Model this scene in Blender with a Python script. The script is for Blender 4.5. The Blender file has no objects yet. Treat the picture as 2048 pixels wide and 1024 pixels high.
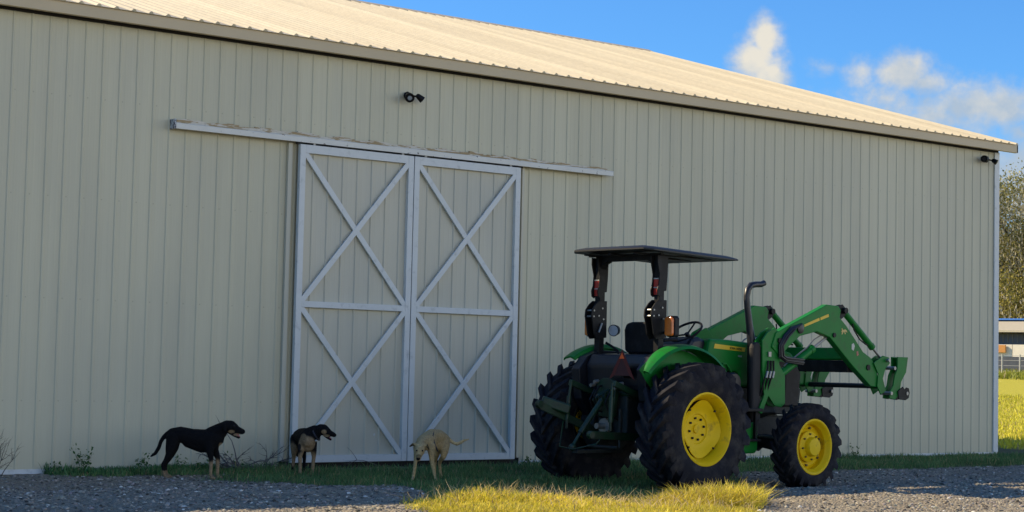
import bpy, bmesh, math, random
import numpy as np
from mathutils import Vector, Matrix, noise
random.seed(7); rng = np.random.default_rng(7)
sc = bpy.context.scene
col = sc.collection
PI = math.pi

# ------------------------------------------------------------------ camera, world, sun
cd = bpy.data.cameras.new('camera'); cam = bpy.data.objects.new('camera', cd); col.objects.link(cam)
cd.sensor_width = 36; cd.lens = 3560/2048*36; cd.clip_end = 3000; cd.clip_start = .1
R3 = Matrix(((0.792466513597214, -0.05578827770641313, -0.6073586196783815),
             (-0.6095020907441545, -0.03578195640719954, -0.7919765482475964),
             (0.022450527957734678, 0.9978012425659858, -0.06235907414477521)))
cam.matrix_world = Matrix.Translation((0, -20.1391, 1.3797)) @ R3.to_4x4()
sc.camera = cam
SUN = Vector((-.9, 1.11, 1.0)).normalized()
w = bpy.data.worlds.new('World'); sc.world = w; w.use_nodes = True
nt = w.node_tree; nt.nodes.clear()
def N(t, tree=None, **k):
    n = (tree or nt).nodes.new(t)
    for a, b in k.items(): setattr(n, a, b)
    return n
wo = N('ShaderNodeOutputWorld'); bg = N('ShaderNodeBackground'); bg.inputs[1].default_value = .13
nt.links.new(bg.outputs[0], wo.inputs[0])
sky = N('ShaderNodeTexSky'); sky.sky_type = 'NISHITA'; sky.sun_disc = False
sky.sun_elevation = math.asin(SUN.z); sky.sun_rotation = math.atan2(SUN.x, SUN.y)
sky.air_density = 1.0; sky.dust_density = .25; sky.ozone_density = 2.5; sky.altitude = 10
def mth(op, a, b=None, c=None, tree=None):
    tree = tree or nt
    n = tree.nodes.new('ShaderNodeMath'); n.operation = op
    for i, v in enumerate((a, b, c)):
        if v is None: continue
        if isinstance(v, (int, float)): n.inputs[i].default_value = v
        else: tree.links.new(v, n.inputs[i])
    return n.outputs[0]
tc = N('ShaderNodeTexCoord')
def vdot(v):
    n = N('ShaderNodeVectorMath', operation='DOT_PRODUCT'); nt.links.new(tc.outputs['Generated'], n.inputs[0])
    n.inputs[1].default_value = v; return n.outputs['Value']
E0 = Vector((0.74457, 0.64771, 0.1615)).normalized(); E1 = E0.cross(Vector((0, 0, 1))).normalized(); E2 = E1.cross(E0)
d0 = mth('MAXIMUM', vdot(E0), .05); cu = mth('DIVIDE', vdot(E1), d0); cv = mth('DIVIDE', vdot(E2), d0)
cmb = N('ShaderNodeCombineXYZ'); nt.links.new(cu, cmb.inputs[0]); nt.links.new(cv, cmb.inputs[1])
def wnoise(scale, detail, off=0):
    n = N('ShaderNodeTexNoise'); n.inputs['Scale'].default_value = scale; n.inputs['Detail'].default_value = detail
    n.inputs['Roughness'].default_value = .55
    a = N('ShaderNodeVectorMath', operation='ADD'); nt.links.new(cmb.outputs[0], a.inputs[0]); a.inputs[1].default_value = (off, off*.7, 3)
    nt.links.new(a.outputs[0], n.inputs['Vector']); return n.outputs[0]
n1 = wnoise(120, 9); n2 = wnoise(45, 4, 2.3)
blobs = [(-.0600, .0225, .0105, .0150, 1), (-.0648, .0120, .0150, .0150, 1), (-.0585, .0020, .0130, .0130, 1), (-.0284, .0071, .011, .0060, .42),
         (-.0085, .0030, .0110, .0100, .6), (.0155, .0035, .0170, .0125, .95), (.0267, -.002, .0190, .0110, .7), (.008, -.0095, .034, .0150, .5),
         (.052, -.0150, .032, .0150, .8), (.0650, -.0155, .028, .0140, .85), (.030, -.0190, .070, .0190, .6), (.080, -.030, .03, .014, .5), (.085, -.055, .04, .026, 1.1)]
mx = None
for (a, b, ra, rb, s) in blobs:
    u = mth('DIVIDE', mth('SUBTRACT', cu, a), ra); v = mth('DIVIDE', mth('SUBTRACT', cv, b), rb)
    q = mth('MULTIPLY', mth('SUBTRACT', 1.35, mth('SQRT', mth('ADD', mth('MULTIPLY', u, u), mth('MULTIPLY', v, v)))), s)
    mx = q if mx is None else mth('MAXIMUM', mx, q)
dens = mth('ADD', mx, mth('MULTIPLY', mth('SUBTRACT', n1, .5), .95))
dens = mth('ADD', dens, mth('MULTIPLY', mth('SUBTRACT', n2, .5), .5))
mr = N('ShaderNodeMapRange', interpolation_type='SMOOTHSTEP'); nt.links.new(dens, mr.inputs[0])
mr.inputs[1].default_value = .0; mr.inputs[2].default_value = 1.0; mr.inputs[3].default_value = 0; mr.inputs[4].default_value = .93
cc = N('ShaderNodeMix', data_type='RGBA'); nt.links.new(mth('MULTIPLY', mr.outputs[0], mth('MINIMUM', 1.0, mth('MAXIMUM', 0.0, mth('ADD', .55, mth('ADD', mth('MULTIPLY', mth('SUBTRACT', wnoise(38, 5, 7.1), .5), 2.6), mth('MULTIPLY', mth('ADD', cv, .0), 14)))))), cc.inputs[0])
cc.inputs[6].default_value = (2.3, 2.75, 3.25, 1); cc.inputs[7].default_value = (4.6, 4.2, 3.4, 1)
mixs = N('ShaderNodeMix', data_type='RGBA'); nt.links.new(mr.outputs[0], mixs.inputs[0])
tint = N('ShaderNodeMix', data_type='RGBA', blend_type='MULTIPLY'); tint.inputs[0].default_value = 1
nt.links.new(sky.outputs[0], tint.inputs[6]); tint.inputs[7].default_value = (.30, .60, .92, 1)
nt.links.new(tint.outputs[2], mixs.inputs[6]); nt.links.new(cc.outputs[2], mixs.inputs[7])
# unseen cloud bank added low behind the camera to light the front wall
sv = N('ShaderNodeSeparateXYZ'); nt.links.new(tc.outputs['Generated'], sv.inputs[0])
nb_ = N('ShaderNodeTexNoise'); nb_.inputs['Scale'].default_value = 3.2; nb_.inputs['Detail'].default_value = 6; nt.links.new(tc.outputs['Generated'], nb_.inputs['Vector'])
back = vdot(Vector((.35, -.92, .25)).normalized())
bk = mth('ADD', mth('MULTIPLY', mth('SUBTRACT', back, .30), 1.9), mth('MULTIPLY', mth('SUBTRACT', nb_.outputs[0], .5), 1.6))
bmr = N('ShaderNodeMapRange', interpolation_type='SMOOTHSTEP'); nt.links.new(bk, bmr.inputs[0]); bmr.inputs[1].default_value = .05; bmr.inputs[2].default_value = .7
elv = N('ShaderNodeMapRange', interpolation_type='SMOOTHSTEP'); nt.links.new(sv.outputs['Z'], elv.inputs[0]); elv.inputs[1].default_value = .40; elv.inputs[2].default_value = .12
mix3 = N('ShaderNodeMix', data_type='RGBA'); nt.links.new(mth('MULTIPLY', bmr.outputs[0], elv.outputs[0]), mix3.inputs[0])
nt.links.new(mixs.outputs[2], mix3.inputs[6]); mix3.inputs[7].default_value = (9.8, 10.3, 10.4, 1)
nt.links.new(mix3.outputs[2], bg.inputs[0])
sl = bpy.data.lights.new('sun', 'SUN'); so = bpy.data.objects.new('sun', sl); col.objects.link(so)
sl.energy = 5.0; sl.angle = math.radians(.53); sl.color = (1, .83, .56)
so.rotation_euler = SUN.to_track_quat('Z', 'Y').to_euler()
sc.view_settings.view_transform = 'Standard'; sc.view_settings.look = 'None'
sc.view_settings.exposure = .60; sc.view_settings.gamma = 1
sc.cycles.max_bounces = 6

# ------------------------------------------------------------------ materials
MATS = {}
def mat(name, c, rough=.6, metal=0, var=.12, vscale=6, bump=0, bscale=40, c2=None, c2scale=2, c2lo=.5, c2hi=.62, spec=.5, coat=0, trans=0, stretch=None):
    if name in MATS: return MATS[name]
    m = bpy.data.materials.new(name); m.use_nodes = True; t = m.node_tree; p = t.nodes['Principled BSDF']
    p.inputs['Roughness'].default_value = rough; p.inputs['Metallic'].default_value = metal
    p.inputs['Specular IOR Level'].default_value = spec
    if coat: p.inputs['Coat Weight'].default_value = coat; p.inputs['Coat Roughness'].default_value = .12
    tx = t.nodes.new('ShaderNodeTexCoord'); vec = tx.outputs['Object']
    if stretch:
        mp = t.nodes.new('ShaderNodeMapping'); mp.inputs['Scale'].default_value = stretch; t.links.new(vec, mp.inputs[0]); vec = mp.outputs[0]
    n = t.nodes.new('ShaderNodeTexNoise'); n.inputs['Scale'].default_value = vscale; n.inputs['Detail'].default_value = 5; t.links.new(vec, n.inputs['Vector'])
    mxn = t.nodes.new('ShaderNodeMix'); mxn.data_type = 'RGBA'; t.links.new(n.outputs[0], mxn.inputs[0])
    mxn.inputs[6].default_value = tuple(v*(1-var*1.6) for v in c)+(1,); mxn.inputs[7].default_value = tuple(min(1, v*(1+var*1.6)) for v in c)+(1,)
    out = mxn.outputs[2]
    if c2:
        n2 = t.nodes.new('ShaderNodeTexNoise'); n2.inputs['Scale'].default_value = c2scale; n2.inputs['Detail'].default_value = 7; n2.inputs['Roughness'].default_value = .65
        t.links.new(vec, n2.inputs['Vector'])
        r = t.nodes.new('ShaderNodeMapRange'); r.inputs[1].default_value = c2lo; r.inputs[2].default_value = c2hi; t.links.new(n2.outputs[0], r.inputs[0])
        m2 = t.nodes.new('ShaderNodeMix'); m2.data_type = 'RGBA'; t.links.new(r.outputs[0], m2.inputs[0]); t.links.new(out, m2.inputs[6]); m2.inputs[7].default_value = tuple(c2)+(1,)
        out = m2.outputs[2]
    t.links.new(out, p.inputs['Base Color'])
    if trans: p.inputs['Transmission Weight'].default_value = trans
    if bump:
        nb = t.nodes.new('ShaderNodeTexNoise'); nb.inputs['Scale'].default_value = bscale; nb.inputs['Detail'].default_value = 4; t.links.new(vec, nb.inputs['Vector'])
        b = t.nodes.new('ShaderNodeBump'); b.inputs['Strength'].default_value = bump; b.inputs['Distance'].default_value = .01
        t.links.new(nb.outputs[0], b.inputs['Height']); t.links.new(b.outputs[0], p.inputs['Normal'])
    MATS[name] = m; return m
def attr_mat(name, rough=.85, mul=1, bump=0, bscale=60, trans=0, aname='tone', sheen=0, var=.0, vscale=30, spec=.3):
    m = bpy.data.materials.new(name); m.use_nodes = True; t = m.node_tree; p = t.nodes['Principled BSDF']
    a = t.nodes.new('ShaderNodeAttribute'); a.attribute_name = aname; src = a.outputs['Color']
    tx = t.nodes.new('ShaderNodeTexCoord')
    if var:
        n = t.nodes.new('ShaderNodeTexNoise'); n.inputs['Scale'].default_value = vscale; n.inputs['Detail'].default_value = 6; t.links.new(tx.outputs['Object'], n.inputs['Vector'])
        r = t.nodes.new('ShaderNodeMapRange'); r.inputs[1].default_value = .3; r.inputs[2].default_value = .7; r.inputs[3].default_value = 1-var; r.inputs[4].default_value = 1+var; t.links.new(n.outputs[0], r.inputs[0])
        v = t.nodes.new('ShaderNodeVectorMath'); v.operation = 'SCALE'; t.links.new(src, v.inputs[0]); t.links.new(r.outputs[0], v.inputs['Scale']); src = v.outputs[0]
    t.links.new(src, p.inputs['Base Color'])
    p.inputs['Roughness'].default_value = rough; p.inputs['Specular IOR Level'].default_value = spec
    if sheen: p.inputs['Sheen Weight'].default_value = sheen
    if trans:
        tr = t.nodes.new('ShaderNodeBsdfTranslucent'); t.links.new(src, tr.inputs[0]); mx_ = t.nodes.new('ShaderNodeMixShader'); mx_.inputs[0].default_value = trans
        t.links.new(p.outputs[0], mx_.inputs[1]); t.links.new(tr.outputs[0], mx_.inputs[2]); t.links.new(mx_.outputs[0], t.nodes['Material Output'].inputs[0])
    if bump:
        nb = t.nodes.new('ShaderNodeTexNoise'); nb.inputs['Scale'].default_value = bscale; nb.inputs['Detail'].default_value = 5; t.links.new(tx.outputs['Object'], nb.inputs['Vector'])
        b = t.nodes.new('ShaderNodeBump'); b.inputs['Strength'].default_value = bump; b.inputs['Distance'].default_value = .02; t.links.new(nb.outputs[0], b.inputs['Height']); t.links.new(b.outputs[0], p.inputs['Normal'])
    return m
siding = mat('siding', (.55, .515, .365), .5, var=.04, vscale=1.2, c2=(.49, .465, .345), c2scale=1.3, c2lo=.45, c2hi=.8, stretch=(1, 1, .25), bump=.08, bscale=3)
doorskin = mat('doorskin', (.53, .50, .39), .5, var=.05, vscale=1.5, c2=(.46, .45, .37), c2scale=1.6, c2lo=.45, c2hi=.8, stretch=(1, 1, .3), bump=.1, bscale=4)
roofm = mat('roofm', (.58, .50, .335), .45, var=.05, vscale=.6, c2=(.53, .44, .28), c2scale=.5, c2lo=.4, c2hi=.8, stretch=(4, .25, 1))
trimm = mat('trimm', (.55, .44, .27), .5, var=.06, vscale=2)
whitem = mat('whitem', (.60, .62, .60), .45, var=.05, vscale=5, c2=(.42, .44, .43), c2scale=9, c2lo=.56, c2hi=.75)
trackm = mat('trackm', (.66, .65, .58), .5, var=.06, vscale=5, c2=(.12, .10, .09), c2scale=14, c2lo=.63, c2hi=.65)
peelm = mat('peelm', (.60, .55, .45), .8, var=.15, vscale=15, c2=(.36, .26, .13), c2scale=7, c2lo=.48, c2hi=.52, stretch=(.7, 1, 6))
darkm = mat('darkm', (.02, .018, .017), .8)
blackm = mat('blackm', (.008, .008, .009), .5, var=.25, c2=(.016, .016, .018), c2scale=8, spec=.18)
blackgl = mat('blackgl', (.009, .010, .014), .38, var=.2, spec=.4)
engine = mat('engine', (.012, .016, .014), .7, var=.5, vscale=12, bump=.4, bscale=20)
greenp = mat('greenp', (.007, .165, .022), .45, var=.18, vscale=3, c2=(.035, .075, .025), c2scale=7, c2lo=.52, c2hi=.85, spec=.22)
greend = mat('greend', (.003, .030, .009), .5, var=.4, vscale=9, c2=(.012, .02, .012), c2scale=7, c2lo=.45, c2hi=.65, bump=.2)
yellowp = mat('yellowp', (.78, .52, .004), .5, var=.08, vscale=6, c2=(.22, .13, .025), c2scale=6, c2lo=.55, c2hi=.78, spec=.2)
yellowd = mat('yellowd', (.70, .46, .02), .5, var=.08)
rubber = mat('rubber', (.013, .013, .018), .78, var=.25, vscale=8, c2=(.075, .066, .056), c2scale=5, c2lo=.46, c2hi=.85, bump=.3, bscale=60, spec=.15)
steel = mat('steel', (.30, .30, .28), .45, metal=.7)
amber = mat('amber', (.60, .14, .012), .3, var=.2, vscale=20, coat=.3)
redr = mat('redr', (.45, .03, .02), .35, var=.15)
silvr = mat('silvr', (.45, .45, .4), .35)
orange = mat('orange', (1.0, .13, .02), .4)
lens = mat('lens', (.55, .6, .65), .12, metal=.5)
pinkm = mat('tonguepink', (.35, .10, .09), .5)
eyem = mat('eyem', (.01, .008, .006), .15)
collarm = mat('collarm', (.02, .02, .03), .6)

def sheet_tone(m, period, ax, amt, dots=False):   # siding sheets weather to slightly different tones; the roof gets random bands
    t = m.node_tree; p = t.nodes['Principled BSDF']; lk = p.inputs['Base Color'].links[0]; src = lk.from_socket
    tx = t.nodes.new('ShaderNodeTexCoord'); sx = t.nodes.new('ShaderNodeSeparateXYZ'); t.links.new(tx.outputs['Object'], sx.inputs[0])
    fl = mth('FLOOR', mth('DIVIDE', sx.outputs[ax], period, tree=t), tree=t); wn = t.nodes.new('ShaderNodeTexWhiteNoise'); wn.noise_dimensions = '1D'; t.links.new(fl, wn.inputs['W'])
    sn = t.nodes.new('ShaderNodeTexNoise'); sn.inputs['Scale'].default_value = 1; mp = t.nodes.new('ShaderNodeMapping'); mp.inputs['Scale'].default_value = (9, 9, .35); t.links.new(tx.outputs['Object'], mp.inputs[0]); t.links.new(mp.outputs[0], sn.inputs['Vector']); sn.inputs['Detail'].default_value = 4
    k = mth('ADD', mth('MULTIPLY', mth('SUBTRACT', wn.outputs[0], .5, tree=t), amt, tree=t), mth('MULTIPLY', mth('SUBTRACT', sn.outputs[0], .5, tree=t), amt*1.6, tree=t), tree=t)
    if dots:   # screw heads in rows along the girts, faint mud splash at the foot
        fx = mth('MULTIPLY', mth('SUBTRACT', mth('FRACT', mth('DIVIDE', mth('SUBTRACT', sx.outputs[0], 7.955+.045-.1143, tree=t), .2286, tree=t), tree=t), .5, tree=t), .2286, tree=t)
        fz = mth('MULTIPLY', mth('SUBTRACT', mth('FRACT', mth('DIVIDE', mth('SUBTRACT', sx.outputs[2], .25, tree=t), 1.22, tree=t), tree=t), .5, tree=t), 1.22, tree=t)
        dd = mth('SQRT', mth('ADD', mth('MULTIPLY', fx, fx, tree=t), mth('MULTIPLY', fz, fz, tree=t), tree=t), tree=t)
        k = mth('SUBTRACT', k, mth('MULTIPLY', mth('LESS_THAN', dd, .009, tree=t), .22, tree=t), tree=t)
        sp = mth('MULTIPLY', mth('MAXIMUM', mth('SUBTRACT', .55, sx.outputs[2], tree=t), 0, tree=t), mth('MULTIPLY', sn.outputs[0], .35, tree=t), tree=t)
        k = mth('SUBTRACT', k, sp, tree=t)
    v = t.nodes.new('ShaderNodeVectorMath'); v.operation = 'SCALE'; t.links.new(src, v.inputs[0]); t.links.new(mth('ADD', k, 1.0, tree=t), v.inputs['Scale']); t.links.new(v.outputs[0], p.inputs['Base Color'])
sheet_tone(siding, .9144, 0, .09, True); sheet_tone(roofm, .4572, 0, .20)
# ------------------------------------------------------------------ mesh helpers
class MB:
    def __init__(s): s.bm = bmesh.new()
    def poly(s, pts): return s.bm.faces.new([s.bm.verts.new(p) for p in pts])
    def hexa(s, lo, hi):
        (x0, y0, z0), (x1, y1, z1) = lo, hi
        v = [s.bm.verts.new(p) for p in ((x0, y0, z0), (x1, y0, z0), (x1, y1, z0), (x0, y1, z0), (x0, y0, z1), (x1, y0, z1), (x1, y1, z1), (x0, y1, z1))]
        for f in ((3, 2, 1, 0), (4, 5, 6, 7), (0, 1, 5, 4), (1, 2, 6, 5), (2, 3, 7, 6), (3, 0, 4, 7)): s.bm.faces.new([v[i] for i in f])
        return s
    def prism(s, pts2, axis, a, b):   # polygon (p,q) extruded along axis from a to b
        def mk(p, q, t): return {'y': (p, t, q), 'x': (t, p, q), 'z': (p, q, t)}[axis]
        A = [s.bm.verts.new(mk(p, q, a)) for p, q in pts2]; B = [s.bm.verts.new(mk(p, q, b)) for p, q in pts2]
        n = len(A)
        s.bm.faces.new(A); s.bm.faces.new(B[::-1])
        for i in range(n): s.bm.faces.new((A[i], B[i], B[(i+1) % n], A[(i+1) % n]))
        return s
    def bar(s, p0, p1, wd, th, up=(0, 0, 1)):   # box beam from p0 to p1
        p0, p1 = Vector(p0), Vector(p1); d = (p1-p0).normalized(); up = Vector(up); sd = d.cross(up).normalized(); u = sd.cross(d)
        c = [(-1, -1), (1, -1), (1, 1), (-1, 1)]
        A = [s.bm.verts.new(p0+sd*(a*wd/2)+u*(b*th/2)) for a, b in c]; B = [s.bm.verts.new(p1+sd*(a*wd/2)+u*(b*th/2)) for a, b in c]
        s.bm.faces.new(A[::-1]); s.bm.faces.new(B)
        for i in range(4): s.bm.faces.new((A[i], A[(i+1) % 4], B[(i+1) % 4], B[i]))
        return s
    def tube(s, pts, r, n=12, cap=True):
        pts = [Vector(p) for p in pts]; rs = r if isinstance(r, (list, tuple)) else [r]*len(pts)
        prev = None; ref = None
        for i, p in enumerate(pts):
            d = (pts[min(i+1, len(pts)-1)]-pts[max(i-1, 0)]).normalized()
            if ref is None: ref = d.orthogonal().normalized()
            ref = (ref-d*ref.dot(d)).normalized(); u = d.cross(ref)
            ring = [s.bm.verts.new(p+(ref*math.cos(2*PI*k/n)+u*math.sin(2*PI*k/n))*rs[i]) for k in range(n)]
            if prev:
                for k in range(n): s.bm.faces.new((prev[k], prev[(k+1) % n], ring[(k+1) % n], ring[k]))
            elif cap: s.bm.faces.new(ring[::-1])
            prev = ring
        if cap: s.bm.faces.new(prev)
        return s
    def lathe(s, prof, c=(0, 0, 0), n=48, sy=1, close=False):   # profile (radius, y) round the y axis through c
        rings = []
        for r, y in prof:
            rings.append([s.bm.verts.new((c[0]+r*math.cos(2*PI*k/n), c[1]+y*sy, c[2]+r*math.sin(2*PI*k/n))) for k in range(n)])
        m = len(rings)
        for i in range(m if close else m-1):
            A, B = rings[i], rings[(i+1) % m]
            for k in range(n): s.bm.faces.new((A[k], A[(k+1) % n], B[(k+1) % n], B[k]))
        return s
    def ball(s, c, r, sub=2, rot=None):
        if not isinstance(r, (list, tuple)): r = (r, r, r)
        m = Matrix.Translation(c) @ (rot.to_4x4() if rot else Matrix.Identity(4)) @ Matrix.Diagonal((*r, 1))
        bmesh.ops.create_icosphere(s.bm, subdivisions=sub, radius=1, matrix=m); return s
    def build(s, name, m, parent=None, smooth=False, bevel=0, fixn=True):
        if fixn: bmesh.ops.recalc_face_normals(s.bm, faces=s.bm.faces)
        me = bpy.data.meshes.new(name); s.bm.to_mesh(me); s.bm.free()
        o = bpy.data.objects.new(name, me); col.objects.link(o); me.materials.append(m)
        if parent: o.parent = parent
        if smooth:
            me.shade_smooth()
            if smooth == 'auto': me.set_sharp_from_angle(angle=math.radians(38))
        if bevel:
            b = o.modifiers.new('bevel', 'BEVEL'); b.width = bevel; b.segments = 2; b.limit_method = 'ANGLE'; b.angle_limit = math.radians(35)
        return o
def sep(mb, name, m, parent=None, **k):   # one object per connected piece
    bm = mb.bm; bm.verts.index_update(); seen = set(); out = []
    for v in list(bm.verts):
        if v in seen: continue
        st_ = [v]; comp = []; seen.add(v)
        while st_:
            a = st_.pop(); comp.append(a)
            for e in a.link_edges:
                b_ = e.other_vert(a)
                if b_ not in seen: seen.add(b_); st_.append(b_)
        n = MB(); mp = {a: n.bm.verts.new(a.co) for a in comp}; fs = set()
        for a in comp:
            for f in a.link_faces:
                if f not in fs: fs.add(f); n.bm.faces.new([mp[x] for x in f.verts])
        out.append(n.build(name, m, parent, **k))
    bm.free(); return out
def tag(o, label, cat, group=None):
    o['label'] = label; o['category'] = cat
    if group: o['group'] = group
    return o
def empty(name, loc, label, cat, group=None, rz=0):
    o = bpy.data.objects.new(name, None); col.objects.link(o); o.location = loc; o.rotation_euler = (0, 0, rz); o.empty_display_size = .3
    return tag(o, label, cat, group)
def np_mesh(name, verts, faces_flat, counts, m, colors=None, smooth=False, parent=None):
    me = bpy.data.meshes.new(name); me.vertices.add(len(verts)); me.vertices.foreach_set('co', np.asarray(verts, np.float32).ravel())
    me.loops.add(len(faces_flat)); me.loops.foreach_set('vertex_index', np.asarray(faces_flat, np.int32))
    me.polygons.add(len(counts)); st = np.concatenate(([0], np.cumsum(counts)[:-1])); me.polygons.foreach_set('loop_start', st.astype(np.int32))
    me.update(calc_edges=True)
    if colors is not None:
        a = me.color_attributes.new('tone', 'FLOAT_COLOR', 'POINT'); c4 = np.ones((len(verts), 4), np.float32); c4[:, :3] = colors; a.data.foreach_set('color', c4.ravel())
    me.materials.append(m)
    if smooth: me.shade_smooth()
    else: me.shade_flat()
    o = bpy.data.objects.new(name, me); col.objects.link(o)
    if parent: o.parent = parent
    return o
def sstep(a, b, x):
    t = np.clip((x-a)/(b-a), 0, 1); return t*t*(3-2*t)
def wob(x, y, s, seed=0):   # cheap smooth noise on arrays, about -1..1
    o = 0
    for i, (f, ang) in enumerate(((1, .3), (1.7, 1.4), (2.9, 2.6), (4.3, .9), (6.1, 2.1))):
        o = o + np.sin((x*math.cos(ang+seed)+y*math.sin(ang+seed))*f*s+seed*3.1+i*1.7)*np.cos((-x*math.sin(ang*1.3)+y*math.cos(ang*1.3))*f*s*.8+i*2.2+seed)/(1+.6*i)
    return o/1.6

# ------------------------------------------------------------------ ground
def ground_z(x, y):
    x = np.asarray(x, float); y = np.asarray(y, float)
    r = np.hypot(x, y+20.1)
    z = .085*(1-sstep(9.5, 13.0, x))*sstep(2.2, 4.8, -y)*(1-sstep(12, 16, -y)*.0)
    z = z+.08*sstep(13.6, 15.5, x)*sstep(5.3, 5.9, -y)
    near = 1-sstep(30, 45, r)
    z = z+near*sstep(.1, 1.2, -y)*(.012*wob(x, y, 1.3, 1)+.006*wob(x, y, 4, 2))
    z = z+1.58*sstep(45, 112, r)*sstep(5, 60, x+y*.2)
    return z
GRASS = []   # (cx, cy, rx, ry, weight) patches where grass grows, near the wall
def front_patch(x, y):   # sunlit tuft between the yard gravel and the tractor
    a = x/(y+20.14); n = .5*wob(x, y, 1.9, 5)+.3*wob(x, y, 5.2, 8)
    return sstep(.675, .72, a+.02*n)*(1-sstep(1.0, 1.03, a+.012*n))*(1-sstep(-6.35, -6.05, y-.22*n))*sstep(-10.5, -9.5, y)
def grass_mask(x, y):
    n = .40*wob(x, y, 1.3, 5)+.30*wob(x, y, 3.7, 6)+.15*wob(x, y, 9, 7)
    m = np.zeros_like(x)
    # strip from the dogs to the tractor along the door
    a = x/(y+20.14)
    e = sstep(.515, .555, a+.02*n)*(1-sstep(.97, 1.01, a+.02*n))
    edge = -1.75-1.5*sstep(.55, .64, a)-4.2*sstep(.665, .735, a+.02*n)+.8*n*(1-.6*sstep(.68, .73, a))
    m = np.maximum(m, e*sstep(-.35, .45, y-edge+0*x)*(1-.9*sstep(-.55, -.3, y)*sstep(12.2, 12.6, x)*(1-sstep(15.4, 15.8, x)))*(.75+.25*sstep(-.6, .3, n)))
    # right strip beside the tractor
    m = np.maximum(m, sstep(15.5, 16.5, x)*sstep(-.2, .3, y+2.5-.35*n)*(1-sstep(60, 75, x)))
    # foot of the wall, left
    m = np.maximum(m, .85*sstep(8.4, 8.8, x)*(1-sstep(10.6, 11.2, x))*sstep(-.15, .15, y+.85+.35*n+.25*sstep(9.4, 9.8, x)))
    # field beyond the barn
    m = np.maximum(m, sstep(28.2, 29.2, x+.6*n)*sstep(-6.0, -4.6, y+.5*n+.02*x))
    # sunlit front patch
    cl = front_patch(x, y)
    m = np.maximum(m, cl)
    return np.clip(m, 0, 1)
def mound(x, y):   # taller, greener growth in the sunlit tuft in front of the tractor
    return sstep(0, .7, 1-np.hypot((x-13.15)/1.15, (y+6.75)/.62))+.45*sstep(0, .8, 1-np.hypot((x-10.6)/1.0, (y+6.45)/.5))
def grid(x0, x1, nx, y0, y1, ny):
    X, Y = np.meshgrid(np.linspace(x0, x1, nx), np.linspace(y0, y1, ny)); return X.ravel(), Y.ravel()
gm = bpy.data.materials.new('ground'); gm.use_nodes = True; t = gm.node_tree; p = t.nodes['Principled BSDF']
p.inputs['Roughness'].default_value = .95; p.inputs['Specular IOR Level'].default_value = .15
tx = t.nodes.new('ShaderNodeTexCoord'); a = t.nodes.new('ShaderNodeAttribute'); a.attribute_name = 'tone'
def tn(tree, typ, scale, vec, **k):
    n = tree.nodes.new(typ); n.inputs['Scale'].default_value = scale
    for q, v in k.items(): n.inputs[q].default_value = v
    tree.links.new(vec, n.inputs['Vector']); return n
def mixc(tree, f, A, B, bt='MIX'):
    n = tree.nodes.new('ShaderNodeMix'); n.data_type = 'RGBA'; n.blend_type = bt
    for v, i in ((f, 0), (A, 6), (B, 7)):
        if isinstance(v, (int, float)): n.inputs[i].default_value = v
        elif isinstance(v, tuple): n.inputs[i].default_value = v+(1,)
        else: tree.links.new(v, n.inputs[i])
    return n.outputs[2]
def mrange(tree, v, a, b, c=0, d=1):
    n = tree.nodes.new('ShaderNodeMapRange'); tree.links.new(v, n.inputs[0])
    for i, q in enumerate((a, b, c, d)): n.inputs[i+1].default_value = q
    return n.outputs[0]
vor = tn(t, 'ShaderNodeTexVoronoi', 32, tx.outputs['Object']); vor2 = tn(t, 'ShaderNodeTexVoronoi', 75, tx.outputs['Object'])
mpr = t.nodes.new('ShaderNodeMapping'); mpr.inputs['Scale'].default_value = (.25, 1.6, 1); mpr.inputs['Rotation'].default_value = (0, 0, .08); t.links.new(tx.outputs['Object'], mpr.inputs[0])
big = tn(t, 'ShaderNodeTexNoise', 1.1, mpr.outputs[0], Detail=6); fin = tn(t, 'ShaderNodeTexNoise', 55, tx.outputs['Object'], Detail=6)
sp = t.nodes.new('ShaderNodeSeparateColor'); t.links.new(vor.outputs['Color'], sp.inputs[0])
grav = mixc(t, sp.outputs[0], (.10, .09, .075), (.47, .41, .31)); grav = mixc(t, mrange(t, fin.outputs[0], .35, .65), grav, (.30, .26, .19))
grav = mixc(t, mrange(t, big.outputs[0], .4, .65, 0, .55), grav, (.24, .20, .145))
soil = mixc(t, mrange(t, fin.outputs[0], .35, .65), (.07, .07, .03), (.17, .15, .07))
sa = t.nodes.new('ShaderNodeSeparateColor'); t.links.new(a.outputs['Color'], sa.inputs[0])
base = mixc(t, sa.outputs[0], grav, soil)
base = mixc(t, sa.outputs[1], base, mixc(t, mrange(t, fin.outputs[0], .35, .65), (.42, .40, .03), (.66, .56, .08)))
t.links.new(base, p.inputs['Base Color'])
hh = mth('ADD', mth('MULTIPLY', vor.outputs['Distance'], -1.0, tree=t), mth('MULTIPLY', fin.outputs[0], .6, tree=t), tree=t)
b = t.nodes.new('ShaderNodeBump'); b.inputs['Strength'].default_value = .9; b.inputs['Distance'].default_value = .03; t.links.new(hh, b.inputs['Height']); t.links.new(b.outputs[0], p.inputs['Normal'])
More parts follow.
